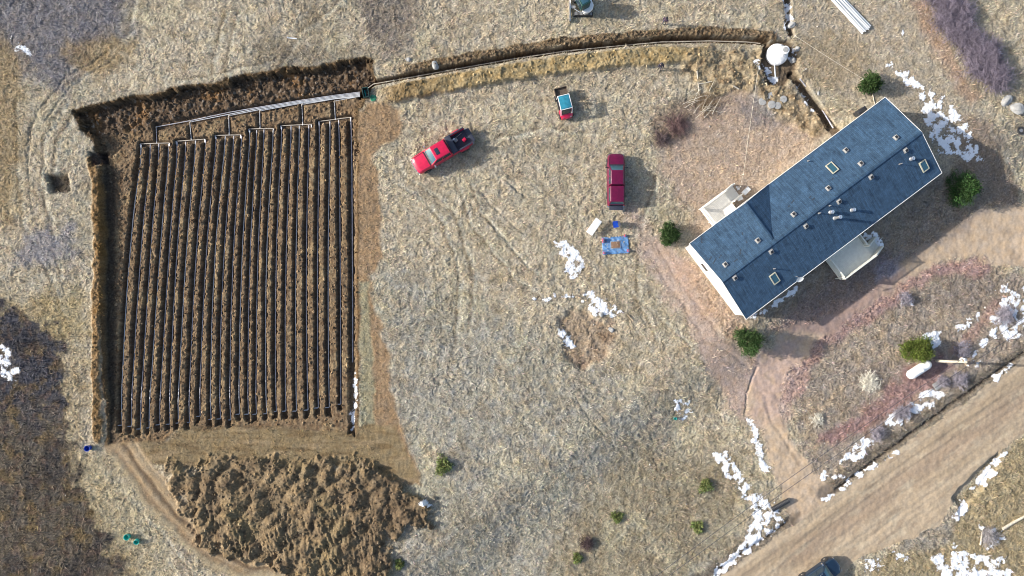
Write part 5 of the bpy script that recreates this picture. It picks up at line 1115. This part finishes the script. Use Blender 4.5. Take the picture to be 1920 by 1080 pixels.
for px, py, k, lb in [(1131, 451, 2, 'pair of red cans holding the upper left tarp corner'), (1172, 444, 1, 'red can holding the upper right tarp corner'), (1133, 476, 1, 'red can holding the lower left tarp corner'), (1178, 472, 1, 'dark red can holding the lower right tarp corner')]:
    for j in range(k):
        p = G(px, py + j * 4 - 2, .1); m = MB().lathe((0, 0, 0), [(.12, 0), (.13, .03), (.13, .26), (.11, .29)], 16); o = m.build('paint_can', M['red'], None, True); o.location = p; o.rotation_euler = (.0, .0, j); MB().lathe((0, 0, .29), [(.10, 0), (.10, .015), (.06, .02)], 16).build('lid', M['chrome'], o, True)
        tag(o, lb if k == 1 else ('upper' if j == 0 else 'lower') + ' one of the two red cans on the upper left tarp corner', 'can')
# buckets etc.
def bucket(px, py, r, h, m, lab, tilt=0, cat='bucket'):
    p = G(px, py); e = empty('bucket', p + Vector((0, 0, .02)), 0, lab, cat); e.rotation_euler = (tilt, 0, .3)
    MB().lathe((0, 0, 0), [(r * .85, 0), (r, h), (r * 1.06, h), (r * 1.06, h + .02), (r * .94, h + .02), (r * .80, .04), (.02, .04)], 20).build('pail', M[m], e, True)
    MB().tube([(-r, 0, h), (-r * .7, r * .8, h + .05), (0, r * 1.2, h + .06), (r * .7, r * .8, h + .05), (r, 0, h)], .008, 5).build('bail', M['steel'], e, True)
bucket(168, 839, .30, .45, 'blue', 'blue bucket at the west edge below the trench field')
bucket(241, 1005, .30, .4, 'teal', 'larger turquoise bucket of the two by the dark scrub'); bucket(258, 1013, .27, .35, 'teal', 'smaller turquoise bucket, the lower right of the two by the dark scrub', .3)
bucket(1265, 784, .16, .25, 'teal', 'tiny teal pail beside the speckled snow in the meadow')
# grill near the north wall
p = G(1606, 213); g0 = empty('barbecue', p, HA, 'black covered barbecue against the north wall of the house', 'barbecue')
MB().box((0, 0, .45), (.8, .5, .7)).build('cabinet', M['black'], g0, bevel=.03); MB().loft([[(x, -.28, .82), (x, -.22, 1.05), (x, 0, 1.15), (x, .22, 1.05), (x, .28, .82)] for x in (-.4, .4)]).build('hood', M['black'], g0, bevel=.03); MB().box((.58, 0, .84), (.32, .45, .04)).build('side_shelf', M['black'], g0); MB().tube([(-.25, -.31, .92), (.25, -.31, .92)], .015, 6).build('handle', M['steel'], g0, True)
# white things by the front deck
for px, py, rz, sz, lb in [(1397, 359, .8, (.75, .42, .45), 'larger white tub beside the deck steps'), (1386, 373, .4, (.5, .34, .3), 'smaller white tub between deck and wall')]:
    p = G(px, py); o = MB(); o.box((0, 0, sz[2] / 2), (sz[0], sz[1], sz[2]), top=1.1); b_ = o.build('storage_tub', M['white'], None, bevel=.03); b_.location = p; b_.rotation_euler.z = rz; MB().box((0, 0, sz[2] + .02), (sz[0] * 1.16, sz[1] * 1.16, .04)).build('lid', M['pvc'], b_, bevel=.01); tag(b_, lb, 'tub')
# culvert by the driveway mouth
a = G(1447, 956, .22); b = G(1479, 938, .22); mid = (a + b) / 2
cv = MB(); n = 26; pts = [(a - mid).lerp(b - mid, k / n) for k in range(n + 1)]; cv.tube(pts, [.24 if k % 2 else .27 for k in range(n + 1)], 14); o = cv.build('culvert_pipe', M['black'], None, False); o.location = mid; tag(o, 'black corrugated culvert pipe end beside the driveway mouth', 'culvert')
MB().tube([(a - mid) * 1.0, (a - mid) * 1.05], .29, 16).build('collar', M['steel'], o, True)
# verge slab, dark things at the right edge
p = G(1758, 722, .05); o = MB().box((0, 0, .03), (1.0, .8, .07)).build('concrete_slab', M['concrete'], None, bevel=.02); o.location = p; o.rotation_euler = (0, .05, .6); MB().box((0, 0, .072), (.5, .35, .015)).build('cover_plate', M['steel'], o, bevel=.005); tag(o, 'pale square slab on the verge below the gas tank', 'slab')
p = G(1913, 245); o = empty('tyre', p, 0, 'old black tyre lying at the right edge of the photo', 'tyre'); MB().lathe((0, 0, 0), [(.24, .03), (.36, .0), (.42, .05), (.43, .15), (.38, .22), (.25, .20), (.22, .12)], 24).build('tread', M['rubber'], o, True); MB().lathe((0, 0, .08), [(.2, 0), (.2, .04), (.05, .05)], 18).build('hub', M['steel'], o, True)
def rock(px, py, r, seed, lab, c=None):
    g = np.random.default_rng(seed); bm = bmesh.new(); bmesh.ops.create_icosphere(bm, subdivisions=3, radius=1)
    for v in bm.verts:
        n = v.co.normalized(); k = 1 + .16 * math.sin(3 * n.x + seed) + .14 * math.sin(4 * n.y * n.z + seed * 2) + .1 * math.sin(7 * n.z + 3 * n.x) ; v.co = Vector((n.x * r * k, n.y * r * .8 * k, n.z * r * .55 * k))
    me = bpy.data.meshes.new('rock'); bm.to_mesh(me); bm.free(); me.materials.append(c or M['concrete']); o = bpy.data.objects.new('rock', me); col.objects.link(o); o.location = G(px, py, r * .15); o.rotation_euler.z = seed; tag(o, lab, 'rock'); return o
rock(1906, 203, .75, 3, 'large blue grey rock near the right edge above the tyre'); rock(1887, 189, .55, 4, 'grey rock between the purple shrubs and the larger rock'); rock(816, 122, .45, 5, 'white boulder beside the curved trench'); rock(765, 112, .3, 6, 'pale rock left of the white boulder'); rock(1495, 92, .3, 7, 'pale stone right of the round tank'); rock(1486, 113, .38, 8, 'white stone at the lower right of the round tank'); rock(1127, 589, .3, 9, 'pale stone beside the snow at the brown hollow'); rock(1484, 47, .35, 10, 'pale stone in the trench above the round tank'); rock(1535, 175, .2, 11, 'small pale stone right of the house trench')
rock(1146, 618, .35, 12, 'flat pale stone on the right rim of the brown hollow')

# ---------------------------------------------------------------- people
def person(px, py, rz, jacket, label, seed, arm):
    p = G(px, py); root = empty('person', p, rz, label, 'person')
    g = 1.0
    J = {'pel': (0, 0, .96, .15, .12), 'wa': (0, 0, 1.10, .17, .15), 'ch': (.02, 0, 1.30, .20, .16), 'up': (.02, 0, 1.43, .18, .13), 'nk': (.03, 0, 1.52, .055, .055), 'hd': (.04, 0, 1.60, .08, .085), 'ht': (.05, 0, 1.70, .085, .09), 'tp': (.05, 0, 1.77, .05, .055)}
    E = [('pel', 'wa'), ('wa', 'ch'), ('ch', 'up'), ('up', 'nk'), ('nk', 'hd'), ('hd', 'ht'), ('ht', 'tp')]
    for s, n in ((1, 'l'), (-1, 'r')):
        st = .12 * s * (1 if seed % 2 else -1)
        J['hp' + n] = (0, s * .10, .90, .095, .095); J['kn' + n] = (.03 + st, s * .12, .50, .062, .062); J['an' + n] = (st, s * .13, .10, .042, .042); J['ft' + n] = (st + .15, s * .14, .04, .045, .035)
        J['sh' + n] = (.02, s * .19, 1.42, .09, .09); el, wr = arm[0 if s > 0 else 1]
        J['el' + n] = (el[0], s * el[1], el[2], .068, .068); J['wr' + n] = (wr[0], s * wr[1], wr[2], .03, .025)
        d = (Vector(wr) - Vector(el)).normalized(); w0 = Vector(wr); pc = w0 + d * .06; J['pa' + n] = (pc.x, s * pc.y, pc.z, .034, .02)
        E += [('pel', 'hp' + n), ('hp' + n, 'kn' + n), ('kn' + n, 'an' + n), ('an' + n, 'ft' + n), ('up', 'sh' + n), ('sh' + n, 'el' + n), ('el' + n, 'wr' + n), ('wr' + n, 'pa' + n)]
        side = d.cross(Vector((0, 1, 0))).normalized()
        for f in range(5):
            ln = (.045, .07, .078, .072, .058)[f]; o_ = (f - 2) * .019 if f else -.045
            a = pc + d * (.03 if f else -.01) + side * o_; b = a + d * ln * (.7 if f else .55) + side * (0 if f else -.02) + Vector((0, -.012, 0)); c = b + d * ln * .4 + Vector((0, -.02, 0))
            for nm, q, rr in (('a', a, .011), ('b', b, .0095), ('c', c, .008)): J[f'f{f}{nm}{n}'] = (q.x, s * q.y, q.z, rr, rr)
            E += [('pa' + n, f'f{f}a{n}'), (f'f{f}a{n}', f'f{f}b{n}'), (f'f{f}b{n}', f'f{f}c{n}')]
    keys = list(J); me = bpy.data.meshes.new('body'); me.from_pydata([J[k][:3] for k in keys], [(keys.index(a), keys.index(b)) for a, b in E], [])
    o = bpy.data.objects.new('body', me); col.objects.link(o); md = o.modifiers.new('Skin', 'SKIN'); 
    for i, k in enumerate(keys): me.skin_vertices[0].data[i].radius = J[k][3:]; me.skin_vertices[0].data[i].use_root = (i == 0)
    md.use_smooth_shade = True; sb = o.modifiers.new('sub', 'SUBSURF'); sb.levels = 1; sb.render_levels = 1
    dg = bpy.context.evaluated_depsgraph_get(); me2 = bpy.data.meshes.new_from_object(o.evaluated_get(dg)); o.modifiers.clear(); o.data = me2
    me2.materials.clear()
    for m_ in (M['skin'], M[jacket], M['pants'], M['boots']): me2.materials.append(m_)
    wz = [J['wrl'][:3], J['wrr'][:3]]
    for f in me2.polygons:
        c = f.center; hand = any((c - Vector(q)).dot((Vector(q) - Vector(J['el' + n][:3])).normalized()) > .01 and (c - Vector(q)).length < .22 for q, n in zip(wz, 'lr'))
        f.material_index = 3 if c.z < .13 else 2 if (c.z < .95 and abs(c.y) < .2 and not hand and (c - Vector((0, 0, c.z))).length < .28) else 0 if (c.z > 1.5 or hand) else 1
    o.parent = root
    hr = MB().lathe((.02, 0, 1.60), [(.10, 0), (.115, .08), (.115, .13), (.10, .17), (.06, .205), (.02, .215)], 18); hr.build('hair', M['hair'], root, True); MB().lathe((-.04, 0, 1.46), [(.13, 0), (.15, .05), (.13, .10), (.09, .12)], 16).build('collar', M[jacket], root, True); MB().lathe((.03, 0, 1.735), [(.122, 0), (.122, .03), (.10, .09), (.04, .11)], 18).loft([[(x, -.09, 1.735), (x, .09, 1.735), (x, .09, 1.75), (x, -.09, 1.75)] for x in (.1, .23)]).build('cap', M['black'], root, True)
    fc = MB().box((.145, 0, 1.64), (.03, .024, .04), top=.5); fc.build('nose', M['skin'], root, bevel=.005)
    for s in (-1, 1): MB().lathe((.128, s * .035, 1.665), [(.004, -.008), (.011, 0), (.004, .008)], 8).build('eye', M['black'], root, True); MB().box((.04, s * .092, 1.65), (.03, .02, .05)).build('ear', M['skin'], root, bevel=.008)
    MB().box((.132, 0, 1.595), (.02, .05, .012)).build('mouth', mat('lips', (.3, .1, .09), .6), root, bevel=.004)
    return root
person(1235, 129, R(-95), 'jacket', 'person in dark jacket standing just below the golden spoil bank', 1, (((.12, .28, 1.18), (.32, .16, 1.12)), ((.10, .28, 1.16), (.30, .10, 1.08))))
person(1244, 45, R(-130), 'plum', 'person in plum coloured jacket standing above the curved trench', 2, (((-.02, .27, 1.15), (.08, .28, .90)), ((.05, .28, 1.16), (.24, .18, 1.02))))
print('objects', len(bpy.data.objects))
